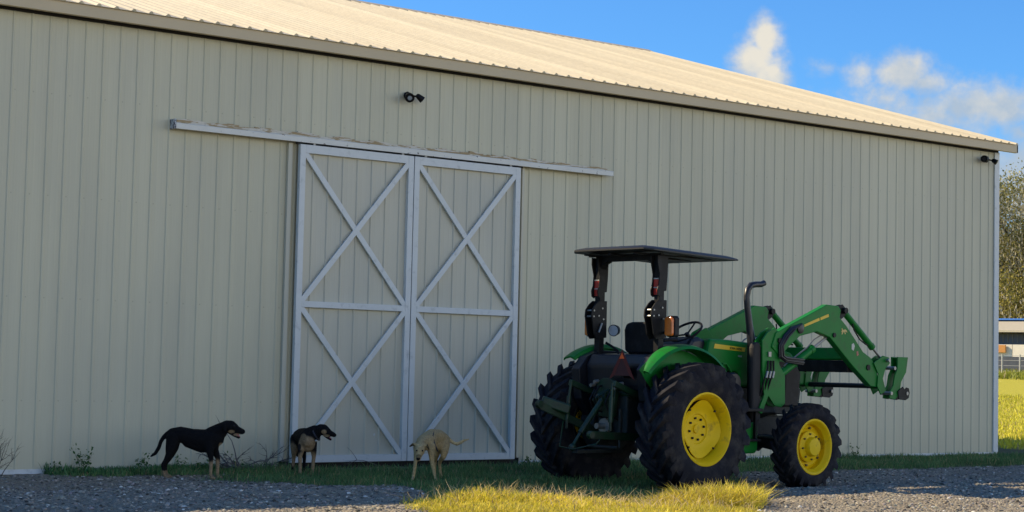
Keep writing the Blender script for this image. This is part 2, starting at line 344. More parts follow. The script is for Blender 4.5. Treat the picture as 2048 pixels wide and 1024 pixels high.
# one sheet: graded lines, fine near the barn, reaching the horizon
xs = np.unique(np.concatenate([np.linspace(-1500, -60, 12), np.linspace(-60, 2, 20), np.linspace(2, 30, 560), np.linspace(30, 130, 90), np.linspace(130, 1500, 16)]))
ys = np.unique(np.concatenate([np.linspace(-1500, -30, 10), np.linspace(-30, -9, 30), np.linspace(-9, .5, 240), np.linspace(.5, 100, 110), np.linspace(100, 1500, 14)]))
X, Y = np.meshgrid(xs, ys); X = X.ravel(); Y = Y.ravel()
Z = ground_z(X, Y)
nearm = (X > 2) & (X < 30) & (Y > -9) & (Y < .3)
Z = Z+np.where(nearm, rng.normal(0, .005, len(X)), 0)
nx = len(xs); ny = len(ys); ii, jj = np.meshgrid(np.arange(nx-1), np.arange(ny-1)); q = (jj*nx+ii).ravel()
F = np.stack([q, q+1, q+nx+1, q+nx], 1).ravel()
gmk = grass_mask(X, Y)
far = sstep(28.5, 31, X)*sstep(-5.5, -4, Y)
lawn = np.maximum(sstep(60, 120, np.hypot(X, Y)), far)
colr = np.stack([np.maximum(gmk, lawn), lawn*.9, X*0], 1)
g = np_mesh('ground', np.stack([X, Y, Z], 1), F, np.full(len(q), 4), gm, colr, smooth=True); g['kind'] = 'structure'

# loose stones of the gravel
def stones(n, x0, x1, y0, y1, smin, smax, name):
    bmi = bmesh.new(); bmesh.ops.create_icosphere(bmi, subdivisions=1, radius=1); base = np.array([v.co[:] for v in bmi.verts]); fc = np.array([[v.index for v in f.verts] for f in bmi.faces]); bmi.free()
    x = rng.uniform(x0, x1, n*2); y = rng.uniform(y0, y1, n*2); k = (grass_mask(x, y) < rng.uniform(.05, .6, len(x))) ; x = x[k][:n]; y = y[k][:n]; n = len(x)
    s = smin+(smax-smin)*rng.random(n)**3.5
    sc3 = np.stack([s*rng.uniform(.7, 1.4, n), s*rng.uniform(.7, 1.4, n), s*rng.uniform(.4, .8, n)], 1)
    th = rng.uniform(0, 6.28, n); V = base[None]*sc3[:, None, :]*(1+rng.normal(0, .13, (n, len(base), 1)))
    c, s_ = np.cos(th)[:, None], np.sin(th)[:, None]
    vx = V[:, :, 0]*c-V[:, :, 1]*s_; vy = V[:, :, 0]*s_+V[:, :, 1]*c
    V = np.stack([vx+x[:, None], vy+y[:, None], V[:, :, 2]+(ground_z(x, y)+sc3[:, 2]*.25)[:, None]], 2)
    Fc = (fc[None]+(np.arange(n)*len(base))[:, None, None]).reshape(-1)
    tone = rng.uniform(.05, .44, n)[:, None]*np.array([[1, .9, .74]])*(1+rng.normal(0, .04, (n, 3))); bright = rng.random(n) < .03; tone[bright] = (.68, .64, .56)
    C = np.repeat(tone, len(base), 0)
    o = np_mesh(name, V.reshape(-1, 3), Fc, np.full(n*len(fc), 3), attr_mat('stone', .9), C)
    o['kind'] = 'stuff'; return tag(o, 'loose grey and tan gravel stones strewn over the yard before the barn', 'gravel')
stones(36000, 4.5, 24, -10, -.3, .005, .024, 'gravel_stones')

# ------------------------------------------------------------------ grass and weeds
def blades(name, x, y, h, wd, colA, colB, label, cat, lean=.45, curl=.5, m=None, z0=None, kind='stuff', zmax=None):
    n = len(x); th = rng.uniform(0, 6.28, n); ph = rng.uniform(0, 6.28, n); ln = rng.normal(0, lean, n)
    dx, dy = np.cos(ph), np.sin(ph); ax, ay = np.cos(th), np.sin(th)
    z = ground_z(x, y)-.01 if z0 is None else z0
    pts = []
    cw = curl*rng.uniform(.2, 1.4, n)
    for i, (t_, ww) in enumerate(((0, 1), (.45, .85), (.8, .5), (1, 0))):
        off = h*(ln*t_+cw*t_*t_*.6); zz = z+h*(t_-.25*cw*t_*t_)
        cx = x+dx*off; cy = y+dy*off
        if ww > 0:
            pts.append(np.stack([cx-ax*wd*ww/2, cy-ay*wd*ww/2, zz], 1)); pts.append(np.stack([cx+ax*wd*ww/2, cy+ay*wd*ww/2, zz], 1))
        else: pts.append(np.stack([cx, cy, zz], 1))
    V = np.stack(pts, 1).reshape(-1, 3)
    b0 = (np.arange(n)*7)[:, None]
    quads = np.concatenate([b0+np.array([[0, 1, 3, 2]]), b0+np.array([[2, 3, 5, 4]]), ], 1).reshape(-1, 4); tri = (b0+np.array([[4, 5, 6]]))
    Fl = np.concatenate([quads.ravel(), tri.ravel()]); cnt = np.concatenate([np.full(len(quads), 4), np.full(n, 3)])
    f = rng.random(n)[:, None]*.8+.2*rng.random((n, 1)); C = np.array(colA)[None]*(1-f)+np.array(colB)[None]*f
    C = C*rng.uniform(.65, 1.3, (n, 1))*(1+.22*wob(x, y, 2.3, 4))[:, None]; dry = rng.random(n) < .07; C[dry] = np.array([.42, .33, .17])*rng.uniform(.7, 1.1, (dry.sum(), 1)); C = np.repeat(C, 7, 0)
    o = np_mesh(name, V, Fl, cnt, m or grassmat, C)
    if kind: o['kind'] = kind
    return tag(o, label, cat)
grassmat = attr_mat('grassblade', .6, trans=.35, spec=.25)
def scatter(n, x0, x1, y0, y1, pw=1, f=None):
    x = rng.uniform(x0, x1, n); y = rng.uniform(y0, y1, n); m = (f or grass_mask)(x, y)
    k = rng.random(n) < m**pw; return x[k], y[k]
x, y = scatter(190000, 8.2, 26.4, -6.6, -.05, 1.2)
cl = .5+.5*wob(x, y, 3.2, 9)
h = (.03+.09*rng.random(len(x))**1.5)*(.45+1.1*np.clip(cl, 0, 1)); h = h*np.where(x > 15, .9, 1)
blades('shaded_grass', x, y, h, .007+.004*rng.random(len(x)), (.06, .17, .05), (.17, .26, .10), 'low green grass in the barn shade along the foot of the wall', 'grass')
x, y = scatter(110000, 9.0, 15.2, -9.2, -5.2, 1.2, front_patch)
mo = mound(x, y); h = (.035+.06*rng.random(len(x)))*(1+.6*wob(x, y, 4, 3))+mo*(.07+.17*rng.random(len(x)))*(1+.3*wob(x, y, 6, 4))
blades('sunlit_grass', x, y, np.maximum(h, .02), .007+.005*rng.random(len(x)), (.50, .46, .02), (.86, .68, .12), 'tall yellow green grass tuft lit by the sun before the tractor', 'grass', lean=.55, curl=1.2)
# curled dry seed stalks standing out of the tuft
x = np.concatenate([rng.normal(10.7, .6, 500), rng.uniform(10.5, 14.1, 800)]); y = np.concatenate([rng.normal(-6.2, .22, 500), rng.uniform(-7.6, -6.0, 800)])
k = grass_mask(x, y) > .3; x = x[k]; y = y[k]
blades('dry_grass_stalks', x, y, .12+.12*rng.random(len(x))+.12*mound(x, y), .008+.003*rng.random(len(x)), (.50, .38, .16), (.62, .50, .26), 'pale dry curling grass stalks along the rim of the sunlit tuft', 'dry grass', lean=.8, curl=1.6)
x, y = scatter(60000, 29, 60, -5.5, 26, 1)
blades('field_grass', x, y, .06+.10*rng.random(len(x)), .02+.02*rng.random(len(x)), (.42, .42, .025), (.72, .62, .08), 'yellow green pasture grass beyond the end of the barn', 'grass')
x = rng.uniform(76, 100, 9000); y = rng.uniform(36, 56, 9000)
blades('rough_grass', x, y, .15+.35*rng.random(len(x)), .05+.05*rng.random(len(x)), (.16, .20, .02), (.34, .34, .05), 'rough taller grass along the far wire fence', 'grass')

def leafy(name, spots, label, leafc=(.03, .09, .02), leafc2=(.08, .16, .04), size=.022, n=60, hh=.22, cat='weed', group=None, stems=True):
    out = []
    for i, (x0, y0, s) in enumerate(spots):
        V = []; Fl = []; C = []
        st = MB(); z0 = float(ground_z(x0, y0))
        for k in range(max(3, int(5*s))):
            ang = rng.uniform(0, 6.28); L = hh*s*rng.uniform(.5, 1.1); p0 = np.array([x0+rng.normal(0, .010*s), y0+rng.normal(0, .010*s), z0-.01])
            d = np.array([math.cos(ang)*.45, math.sin(ang)*.45, 1]); pts = [p0+d*L*tt+np.array([0, 0, -.15*L*tt*tt]) for tt in (0, .35, .7, 1)]
            st.tube([tuple(q_) for q_ in pts], [.003, .0025, .002, .001], 4)
            for j in range(int(n*s/5)):
                tt = rng.uniform(.15, 1.05); c = p0+d*L*tt+rng.normal(0, .018*s+.006, 3); u = rng.normal(0, 1, 3); u /= np.linalg.norm(u); v = np.cross(u, rng.normal(0, 1, 3)); v /= np.linalg.norm(v)
                sz = size*rng.uniform(.5, 1.3); b_ = len(V)
                V += [c-u*sz, c+v*sz*.5, c+u*sz, c-v*sz*.5]; Fl += [b_, b_+1, b_+2, b_+3]
                f = rng.random(); cc_ = np.array(leafc)*(1-f)+np.array(leafc2)*f; C += [cc_]*4
        st.bm.verts.index_update(); b_ = len(V); sv_ = [np.array(v_.co) for v_ in st.bm.verts]; cnt_ = [4]*(len(V)//4)
        for f_ in st.bm.faces: Fl += [b_+v_.index for v_ in f_.verts]; cnt_.append(len(f_.verts))
        V += sv_; C += [np.array((.07, .09, .035))]*len(sv_); st.bm.free()
        o = np_mesh(name, np.array(V), Fl, np.array(cnt_), grassmat, np.array(C))
        tag(o, label[i] if isinstance(label, list) else label, cat, group); out.append(o)
    return out
leafy('weed', [(8.62, -.14, .9), (8.98, -.12, 1.5), (9.75, -.14, 1.2), (10.25, -.12, 1.0), (10.5, -.16, .9), (11.0, -.2, 1.0)],
      ['small weed with one nodding leaf, leftmost at the foot of the pale wall', 'taller leafy green weed against the wall left of the black dog', 'leafy weed at the wall just left of the black dog\'s tail',
       'low weed behind the hind legs of the black dog', 'low weed behind the belly of the black dog', 'low weed at the wall behind the front legs of the black dog'], group='weeds along the foot of the wall', hh=.2)
leafy('weed', [(15.75, -.15, .8), (15.95, -.18, .7), (15.6, -.2, .7)], ['small weed beside the bottom right corner of the sliding door', 'small weed between the sliding door and the tractor\'s left rear tyre', 'smallest weed under the door\'s right stile'], group='weeds along the foot of the wall', hh=.15)
leafy('weed', [(21.9, -.16, 1.5), (22.6, -.15, .9)], ['bushy green weed at the wall right of the tractor\'s front wheel', 'low weed at the wall furthest to the right'], group='weeds along the foot of the wall', hh=.28)
x = rng.uniform(8.5, 11.8, 9000); y = -.03-rng.random(9000)**1.6*.55*(.6+.5*wob(x, x*0, 1.9, 3)); k = rng.random(9000) < .25+.75*sstep(8.5, 9.0, x)*(.55+.6*wob(x, y, 2.5, 8)); x = x[k]; y = y[k]
blades('wall_foot_weeds', x, y, (.03+.13*rng.random(len(x))**1.5)*(.8+.5*wob(x, y, 3.1, 2)), .010+.012*rng.random(len(x)), (.045, .14, .045), (.11, .22, .08), 'dark green ground cover hugging the foot of the wall at left', 'ground cover')

def twigs(name, base, n, L, spread, label, r0=.008, col_=(.10, .085, .07), lay=False, cat='bush', levels=2):
    root = np.array(base, float); mb = MB()
    def grow(p, d, L, r, lv):
        pts = [p]; q_ = p.copy(); dd = d.copy()
        for s_ in range(5):
            dd = dd+rng.normal(0, .16, 3); dd /= np.linalg.norm(dd); q_ = q_+dd*L/5; q_[2] = max(q_[2], root[2]+.01); pts.append(q_.copy())
        mb.tube([tuple(v) for v in pts], [r*(1-.16*i) for i in range(6)], 5)
        if lv > 0:
            for k in range(rng.integers(2, 5)):
                i = rng.integers(1, 5); nd = dd+rng.normal(0, .55, 3); nd /= np.linalg.norm(nd); grow(pts[i].copy(), nd, L*rng.uniform(.35, .6), r*.6, lv-1)
    for i in range(n):
        d = rng.normal(0, 1, 3)*np.array(spread)+np.array([0, 0, .15 if lay else 1.0]); d /= np.linalg.norm(d)
        grow(root+rng.normal(0, .04, 3)*np.array([1, 1, 0]), d, L*rng.uniform(.6, 1.1), r0*rng.uniform(.7, 1.1), levels)
    return tag(mb.build(name, mat('bark_'+name, col_, .9, var=.3), smooth=True), label, cat)
twigs('bare_bush', (7.84, -.30, 0), 12, .60, (.22, .2, .2), 'leafless twiggy grey bush at the left end of the wall', .006)
twigs('dry_branch', (11.05, -.28, .04), 9, .60, (1.0, .2, .22), 'fallen dry branch leaning on the wall between the two dark dogs', .012, (.11, .10, .10), lay=True, cat='branch')
twigs('dry_branch', (11.35, -.35, .05), 7, .42, (1.0, .25, .35), 'small dry branch lying in the grass behind the black dog\'s head', .009, (.12, .11, .11), lay=True, cat='branch')
twigs('dry_twig', (13.1, -.25, .05), 1, .5, (1, .1, .2), 'single bare twig lying against the bottom rail of the sliding door', .006, (.12, .11, .10), lay=True, cat='branch', levels=1)

# ------------------------------------------------------------------ barn
PITCH = .2286; PH = 7.955; WX0 = PH-PITCH*62; WX1 = 26.48
def rib_profile(u0, u1, ph, h=.012, wb=.038, wt=.014, minor=.0012):
    pts = [(u0, 0)]; k = math.floor((u0-ph)/PITCH)
    while ph+k*PITCH < u1+PITCH:
        c = ph+k*PITCH; L = [(c-wb/2, 0), (c-wt/2, h), (c+wt/2, h), (c+wb/2, 0)]
        if minor:
            for f in (1/3, 2/3): L += [(c+PITCH*f-.014, 0), (c+PITCH*f-.006, minor), (c+PITCH*f+.006, minor), (c+PITCH*f+.014, 0)]
        pts += [q_ for q_ in L if u0+.001 < q_[0] < u1-.001]; k += 1
    pts.append((u1, 0)); return pts
def sheet(prof, f, nv=2):    # f(u, h, v) -> point, v in 0..1
    n = len(prof); V = []; 
    for j in range(nv):
        for (u, h) in prof: V.append(f(u, h, j/(nv-1)))
    q_ = np.array([[j*n+i, j*n+i+1, (j+1)*n+i+1, (j+1)*n+i] for j in range(nv-1) for i in range(n-1)])
    return V, q_
barn = empty('barn', (16, 10, 0), 'long beige metal barn with vertical ribbed siding and pale ribbed roof', 'barn')
def bpart(o): o.parent = barn; o.matrix_parent_inverse = Matrix.Translation((-16, -10, 0)); return o
def sheet_obj(name, prof, f, m, solid=0, cap=False):
    V, q_ = sheet(prof, f)
    if cap:
        n = len(prof); b0 = len(V); V += [f(u, -.006, 0) for u, h in prof]; q_ = np.concatenate([q_, np.array([[i+1, i, b0+i, b0+i+1] for i in range(n-1)])])
    o = np_mesh(name, np.array(V), q_.ravel(), np.full(len(q_), 4), m)
    if solid: s_ = o.modifiers.new('solid', 'SOLIDIFY'); s_.thickness = solid; s_.offset = -1
    return o
bpart(sheet_obj('front_wall', rib_profile(WX0, WX1, PH), lambda u, h, v: (u, -h, .02+v*5.43), siding, .004))
bpart(sheet_obj('back_wall', rib_profile(WX0, WX1, PH), lambda u, h, v: (u, 19.82+h, .02+v*5.5), siding, .004))
RZ = 8.62; RY = 9.91; SL = (RZ-5.617)/(RY+.2)
for xx, nm, sg in ((WX1, 'gable_wall', 1), (WX0, 'gable_wall', -1)):
    V = []; prof = rib_profile(0, 19.82, 0)
    for (u, h) in prof: V.append((xx+sg*h, u, .02))
    for (u, h) in prof: V.append((xx+sg*h, u, 5.617-.07+SL*(.2+min(u, 19.82-u))))
    n = len(prof); q_ = np.array([[i, i+1, n+i+1, n+i] for i in range(n-1)])
    bpart(np_mesh(nm, np.array(V), q_.ravel(), np.full(len(q_), 4), siding))
RX0, RX1 = WX0-.3, 26.82
nr = Vector((0, -SL, 1)).normalized()
for sg in (1, -1):
    def fr(u, h, v, sg=sg):
        y_ = -.225+v*(RY+.225); z_ = 5.610+SL*(y_+.2)+.012
        p_ = Vector((u, y_, z_))+nr*h
        return (p_.x, p_.y if sg > 0 else 2*RY-p_.y, p_.z)
    bpart(sheet_obj('roof_slope', rib_profile(RX0, RX1, PH+.05, .027, .075, .022, .0), fr, roofm, cap=True))
mb = MB(); mb.prism([(RY-.16, RZ-.045+.03), (RY, RZ+.052), (RY+.16, RZ-.045+.03), (RY+.16, RZ-.06+.03), (RY, RZ+.035), (RY-.16, RZ-.06+.03)], 'x', RX0-.01, RX1+.01)
bpart(mb.build('ridge_cap', trimm))
for y0, sg in ((-.2, 1), (20.02, -1)):
    mb = MB(); pr = [(y0, 5.468), (y0, 5.612), (y0+.03*sg, 5.612), (y0+.03*sg, 5.476), (y0+.07*sg, 5.476), (y0+.07*sg, 5.468)]
    mb.prism(pr, 'x', RX0, RX1); bpart(mb.build('eave_fascia', trimm, bevel=.003))
for xx, sg in ((RX1, 1), (RX0, -1)):
    for s2 in (1, -1):
        mb = MB(); ya = -.2; pr = [(ya, 5.606), (RY, 8.60), (RY, 8.46), (ya, 5.47)]
        if s2 < 0: pr = [(2*RY-a_, b_) for a_, b_ in pr]
        mb.prism(pr, 'x', xx-.03*sg, xx+.002*sg); bpart(mb.build('rake_trim', trimm))
for (xa_, xb_) in ((WX0, 11.69), (15.61, WX1+.004)):
    mb = MB(); mb.prism([(0, 0), (-.03, 0), (-.042, .0), (-.042, .012), (-.03, .012), (-.03, .055), (0, .055)], 'x', xa_, xb_); bpart(mb.build('base_trim', whitem))
mb = MB(); mb.hexa((11.7, -.055, -.01), (15.6, -.022, .10)); bpart(mb.build('door_gap_shade', darkm))  # dark strip drawn for the shadowed gap under the door
mb = MB(); mb.hexa((WX1-.10, -.030, .056), (WX1+.030, -.004, 5.46)); mb.hexa((WX1+.004, -.004, .056), (WX1+.030, .10, 5.46)); bpart(mb.build('corner_trim', whitem, bevel=.003))
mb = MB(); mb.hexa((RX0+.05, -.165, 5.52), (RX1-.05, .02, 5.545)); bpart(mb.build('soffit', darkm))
mb = MB(); mb.hexa((WX0, -.03, 5.452), (WX1, .0, 5.519)); bpart(mb.build('eave_gap', darkm))  # dark strip standing for the shadow between wall top and soffit
mb = MB(); mb.hexa((WX0, .03, -.3), (WX1-.02, 19.8, .03)); bpart(mb.build('slab', mat('slab', (.3, .29, .27), .9)))
# sliding door
door = empty('sliding_door', (13.66, -.1, .06), 'double sliding barn door with white cross braced frame', 'door')
def dpart(o, par=None):
    if par is None: o.parent = door; o.matrix_parent_inverse = Matrix.Translation((-13.66, .1, -.06))
    else: o.parent = par
    return o
zb, zm, zt = .085, 2.14, 4.225
for (x0, x1) in ((11.835, 13.628), (13.642, 15.475)):
    nm = 'door_leaf'
    leaf = dpart(sheet_obj(nm, rib_profile(x0+.02, x1-.02, PH, .017), lambda u, h, v: (u, -.070-h*.8, zb+.01+v*(zt-zb-.02)), doorskin, .004))
    if x0 > 13: leaf['label'] = 'right door leaf'
    else: leaf['label'] = 'left door leaf'
    f = .085; y0_, y1_ = -.128, -.066
    mb = MB()
    mb.hexa((x0, y0_, zb), (x0+f, y1_, zt)); mb.hexa((x1-f, y0_, zb), (x1, y1_, zt))
    [dpart(o_, leaf) for o_ in sep(mb, 'stile', whitem, bevel=.003)]
    mb = MB(); mb.hexa((x0+f+.001, y0_+.002, zt-.11), (x1-f-.001, y1_, zt)); mb.hexa((x0+f+.001, y0_+.002, zm-.04), (x1-f-.001, y1_, zm+.04)); mb.hexa((x0+f+.001, y0_+.002, zb), (x1-f-.001, y1_, zb+.09))
    [dpart(o_, leaf) for o_ in sep(mb, 'rail', whitem, bevel=.003)]
    for (za, zc) in ((zb+.09, zm-.04), (zm+.04, zt-.11)):
        for s_ in (0, 1):
            a_ = (x0+f, -.106-.006*s_, za if s_ else zc); b_ = (x1-f, -.106-.006*s_, zc if s_ else za)
            mb = MB(); mb.bar(a_, b_, .03, .085, up=(0, 1, 0)) if False else mb.bar(a_, b_, .072, .03, up=(0, 1, 0))
            dpart(mb.build('cross_brace', whitem, bevel=.002), leaf)
mb = MB(); mb.hexa((11.70, -.055, .06), (11.76, -.001, 4.235)); mb.hexa((15.56, -.055, .06), (15.60, -.001, 4.235)); [dpart(o_) for o_ in sep(mb, 'door_jamb', doorskin, bevel=.003)]
# track
trk = MB(); trk.prism([(-.135, 4.250), (-.135, 4.316), (-.125, 4.324), (-.03, 4.324), (-.03, 4.314), (-.122, 4.314), (-.125, 4.258), (-.09, 4.258), (-.09, 4.250)], 'x', 10.04, 17.21)
trk = trk.build('door_track', trackm); tag(trk, 'long white box track with flaking paint above the sliding door', 'door track')
mb = MB(); n_ = 90
ptsA = []; 
xs_ = np.linspace(10.08, 17.15, n_)
for i in range(n_-1):
    hgt = .052+.010*math.sin(i*.9)+.012*random.random()-.02*(i/n_); 
    mb.prism([(xs_[i], 4.326), (xs_[i+1]+.004, 4.326), (xs_[i+1]+.004, 4.326+hgt), (xs_[i], 4.326+hgt+random.uniform(-.008, .008))], 'y', -.06-random.random()*.006, -.03)
mb.build('flaking_flange', peelm, trk)
mb = MB(); mb.hexa((10.01, -.138, 4.245), (10.037, -.02, 4.37)); mb.build('end_stop', mat('endstop', (.4, .42, .42), .6, c2=(.03, .03, .05), c2scale=20, c2lo=.5, c2hi=.55), trk, bevel=.004)
mb = MB(); mb.hexa((11.8, -.075, 4.228), (15.55, -.05, 4.30)); mb.build('roller_gap', darkm, trk)  # dark strip drawn for the shade between track and door top
for xx in (12.05, 13.45, 13.83, 15.3):
    mb = MB(); mb.hexa((xx-.018, -.12, 4.226), (xx+.018, -.10, 4.30)); mb.build('hanger_bracket', steel, trk, bevel=.003)
# security lights
def flood(x0, z0, heads, label, nm='floodlight'):
    r_ = empty(nm, (x0, -.02, z0), label, 'light', 'floodlights on the barn wall')
    mb = MB(); mb.lathe([(0, 0), (.052, 0), (.055, -.02), (.03, -.035), (0, -.035)], n=20); mb.build('wall_plate', blackm, r_, smooth='auto')
    for (dx, dz, dirv, R_, L_) in heads:
        d = Vector(dirv).normalized(); c = Vector((dx, -.10, dz))
        mb = MB(); mb.tube([(0, -.03, 0), tuple(c*.5+Vector((0, -.02, 0))), tuple(c)], .014, 8); a_ = mb.build('arm', blackm, r_, smooth='auto')
        mb = MB(); mb.tube([c-d*L_*.35, c-d*L_*.2, c+d*L_*.35, c+d*L_*.65], [R_*.45, R_*.75, R_, R_*1.06], 20); hd = mb.build('lamp_head', blackm, r_, smooth='auto')
        mb = MB(); mb.tube([c+d*(L_*.65), c+d*(L_*.65+.006)], R_*.5, 20); mb.build('lens', lens if x0 < 20 else blackgl, hd)
flood(13.55, 5.06, [(-.03, -.02, (-.45, -1, -.55), .062, .12), (.13, -.01, (1.0, -.35, -.8), .045, .11)], 'twin black floodlight high on the wall above the sliding door')
flood(26.12, 5.30, [(-.12, .0, (-1, -.3, -.15), .06, .14), (.10, -.02, (.5, -1, -.6), .045, .10)], 'black floodlight under the eave at the right corner of the barn')
# fallen leaf stuck on the door
tag(MB().prism([(13.10, .43), (13.115, .46), (13.13, .445), (13.12, .425)], 'y', -.100, -.096).build('dry_leaf', whitem), 'tiny pale dry leaf stuck on the left door leaf', 'leaf')

# ------------------------------------------------------------------ tractor (local x forward, y left, z up)
tr = empty('tractor', (14.155, -4.23, -.02), 'green farm tractor with yellow wheels, black canopy and raised front loader', 'tractor', rz=math.radians(4.5))
def chevron_tyre(R_, wd, rim, n, lug_h, lug_w, side):
    """tyre round the y axis; side=+1 outer face towards +y"""
    mb = MB(); hw = wd/2; Rb = R_-lug_h
    prof = [(rim, -hw*.72), (rim+.02, -hw*.86), (rim+(Rb-rim)*.35, -hw*1.0), (rim+(Rb-rim)*.7, -hw*.98), (Rb-.035, -hw*.88), (Rb-.008, -hw*.6), (Rb, 0),
            (Rb-.008, hw*.6), (Rb-.035, hw*.88), (rim+(Rb-rim)*.7, hw*.98), (rim+(Rb-rim)*.35, hw*1.0), (rim+.02, hw*.86), (rim, hw*.72), (rim-.01, 0)]
    mb.lathe(prof, n=72, close=True)
    step = 2*PI/n
    for s_ in (1, -1):
        for k in range(n):
            a0 = step*(k+(.5 if s_ < 0 else 0))
            rows = []
            for i, u in enumerate((0, .15, .4, .65, .85, .97, 1.04)):
                yy = s_*hw*(u*1.0-.04); ang = a0-u*step*1.25*1.0
                top = R_-.012*max(0, u-.3)-(.05 if i == 6 else 0)*1.4; bot = Rb-.03-(.05 if i >= 5 else 0)-(.03 if i == 6 else 0)
                if i == 6: yy = s_*hw*1.0
                w2 = lug_w/2*(1+.35*u)/R_
                rows.append([(bot, ang-w2*1.35, yy), (top, ang-w2, yy), (top, ang+w2, yy), (bot, ang+w2*1.35, yy)])
            vs = [[mb.bm.verts.new((r__*math.cos(a_), y_, r__*math.sin(a_))) for r__, a_, y_ in row] for row in rows]
            for i in range(len(vs)-1):
                for j in range(3): mb.bm.faces.new((vs[i][j], vs[i][j+1], vs[i+1][j+1], vs[i+1][j]))
            mb.bm.faces.new(vs[0]); mb.bm.faces.new(vs[-1][::-1])
    return mb
def rear_wheel(sd):
    y0 = .88*sd
    mb = MB(); sy = sd
    # rim barrel (radius, lateral outward)
    mb.lathe([(.415, .205), (.430, .195), (.430, .185), (.395, .175), (.385, .150), (.350, .120), (.345, .02), (.335, .02), (.335, .105), (.37, .150), (.378, .180), (.405, .205)], n=72, sy=sy, close=True)
    # lobed disc
    n_ = 72; rings = []
    for (r_, y_, lob) in ((.0, .03, 0), (.10, .03, 0), (.165, .035, 0), (.175, .05, 0), (.22, .052, 0), (.27, .085, .3), (.315, .115, 1), (.315, .105, 1), (.21, .04, 0)):
        rings.append([mb.bm.verts.new((( r_+lob*.020*math.cos(4*2*PI*k/n_+.6))*math.cos(2*PI*k/n_), y_*sy, (r_+lob*.020*math.cos(4*2*PI*k/n_+.6))*math.sin(2*PI*k/n_))) for k in range(n_)])
    for A, B in zip(rings[:-1], rings[1:]):
        for k in range(n_): mb.bm.faces.new((A[k], A[(k+1) % n_], B[(k+1) % n_], B[k]))
    bmesh.ops.remove_doubles(mb.bm, verts=mb.bm.verts, dist=1e-5)
    wh = mb.build('rear_wheel', yellowp, tr, smooth='auto'); wh.location = (0, y0, .74)
    mb = MB(); mb.lathe([(.345, .018), (.345, -.12), (.385, -.17), (.43, -.20), (.42, -.205), (.335, -.13), (.335, .018)], n=60, sy=sy, close=True); mb.lathe([(.333, .016), (.20, .016), (.20, .006), (.333, .006)], n=60, sy=sy, close=True); mb.build('inner_barrel', engine, wh, smooth='auto')  # inner rim and disc back coloured dark for the shade inside the wheel
    ty = chevron_tyre(.765, .46, .40, 22, .045, .058, sd).build('tyre', rubber, wh, smooth='auto')
    mb = MB()
    for k in range(8):
        a_ = 2*PI*k/8+.2; mb.tube([(.125*math.cos(a_), .03*sy, .125*math.sin(a_)), (.125*math.cos(a_), .052*sy, .125*math.sin(a_))], .014, 6)
    for k in range(4):
        a_ = 2*PI*k/4+.75; mb.tube([(.30*math.cos(a_), .10*sy, .30*math.sin(a_)), (.30*math.cos(a_), .128*sy, .30*math.sin(a_))], .013, 6)
    sep(mb, 'wheel_bolt', blackm, wh)
    mb = MB(); mb.tube([(0, .03*sy, 0), (0, .05*sy, 0)], [.055, .05], 20); mb.build('hub', yellowp, wh, smooth='auto')
    return wh
def front_wheel(sd):
    mb = MB(); sy = sd
    mb.lathe([(.335, .135), (.345, .128), (.345, .120), (.318, .112), (.308, .095), (.285, .075), (.285, -.08), (.32, -.12), (.345, -.135), (.34, -.14), (.275, -.09), (.275, .07), (.30, .10), (.31, .125), (.325, .135)], n=60, sy=sy, close=True)
    mb.lathe([(.276, .0), (.235, .02), (.215, .005), (.18, .0), (.17, .01), (.0, .01)], n=60, sy=sy)
    wh = mb.build('front_wheel', yellowp, tr, smooth='auto'); wh.location = (2.05, .88*sd, .51); wh.rotation_euler = (0, 0, math.radians(0))
    chevron_tyre(.535, .30, .32, 20, .035, .042, sd).build('tyre', rubber, wh, smooth='auto')
    mb = MB(); mb.lathe([(.185, .012), (.19, .05), (.175, .06), (.12, .075), (.115, .125), (.105, .14), (.03, .146), (0, .146)], n=40, sy=sy); mb.build('hub', yellowp, wh, smooth='auto')
    mb = MB()
    for k in range(8):
        a_ = 2*PI*k/8+.1; mb.tube([(.155*math.cos(a_), .055*sy, .155*math.sin(a_)), (.155*math.cos(a_), .085*sy, .155*math.sin(a_))], .012, 6)
    for k in range(6):
        a_ = 2*PI*k/6+.4; mb.tube([(.228*math.cos(a_), .01*sy, .228*math.sin(a_)), (.228*math.cos(a_), .04*sy, .228*math.sin(a_))], .016, 6)
    sep(mb, 'wheel_bolt', mat('bolt', (.10, .07, .02), .7), wh)
    return wh
for sd in (-1, 1): rear_wheel(sd); front_wheel(sd)
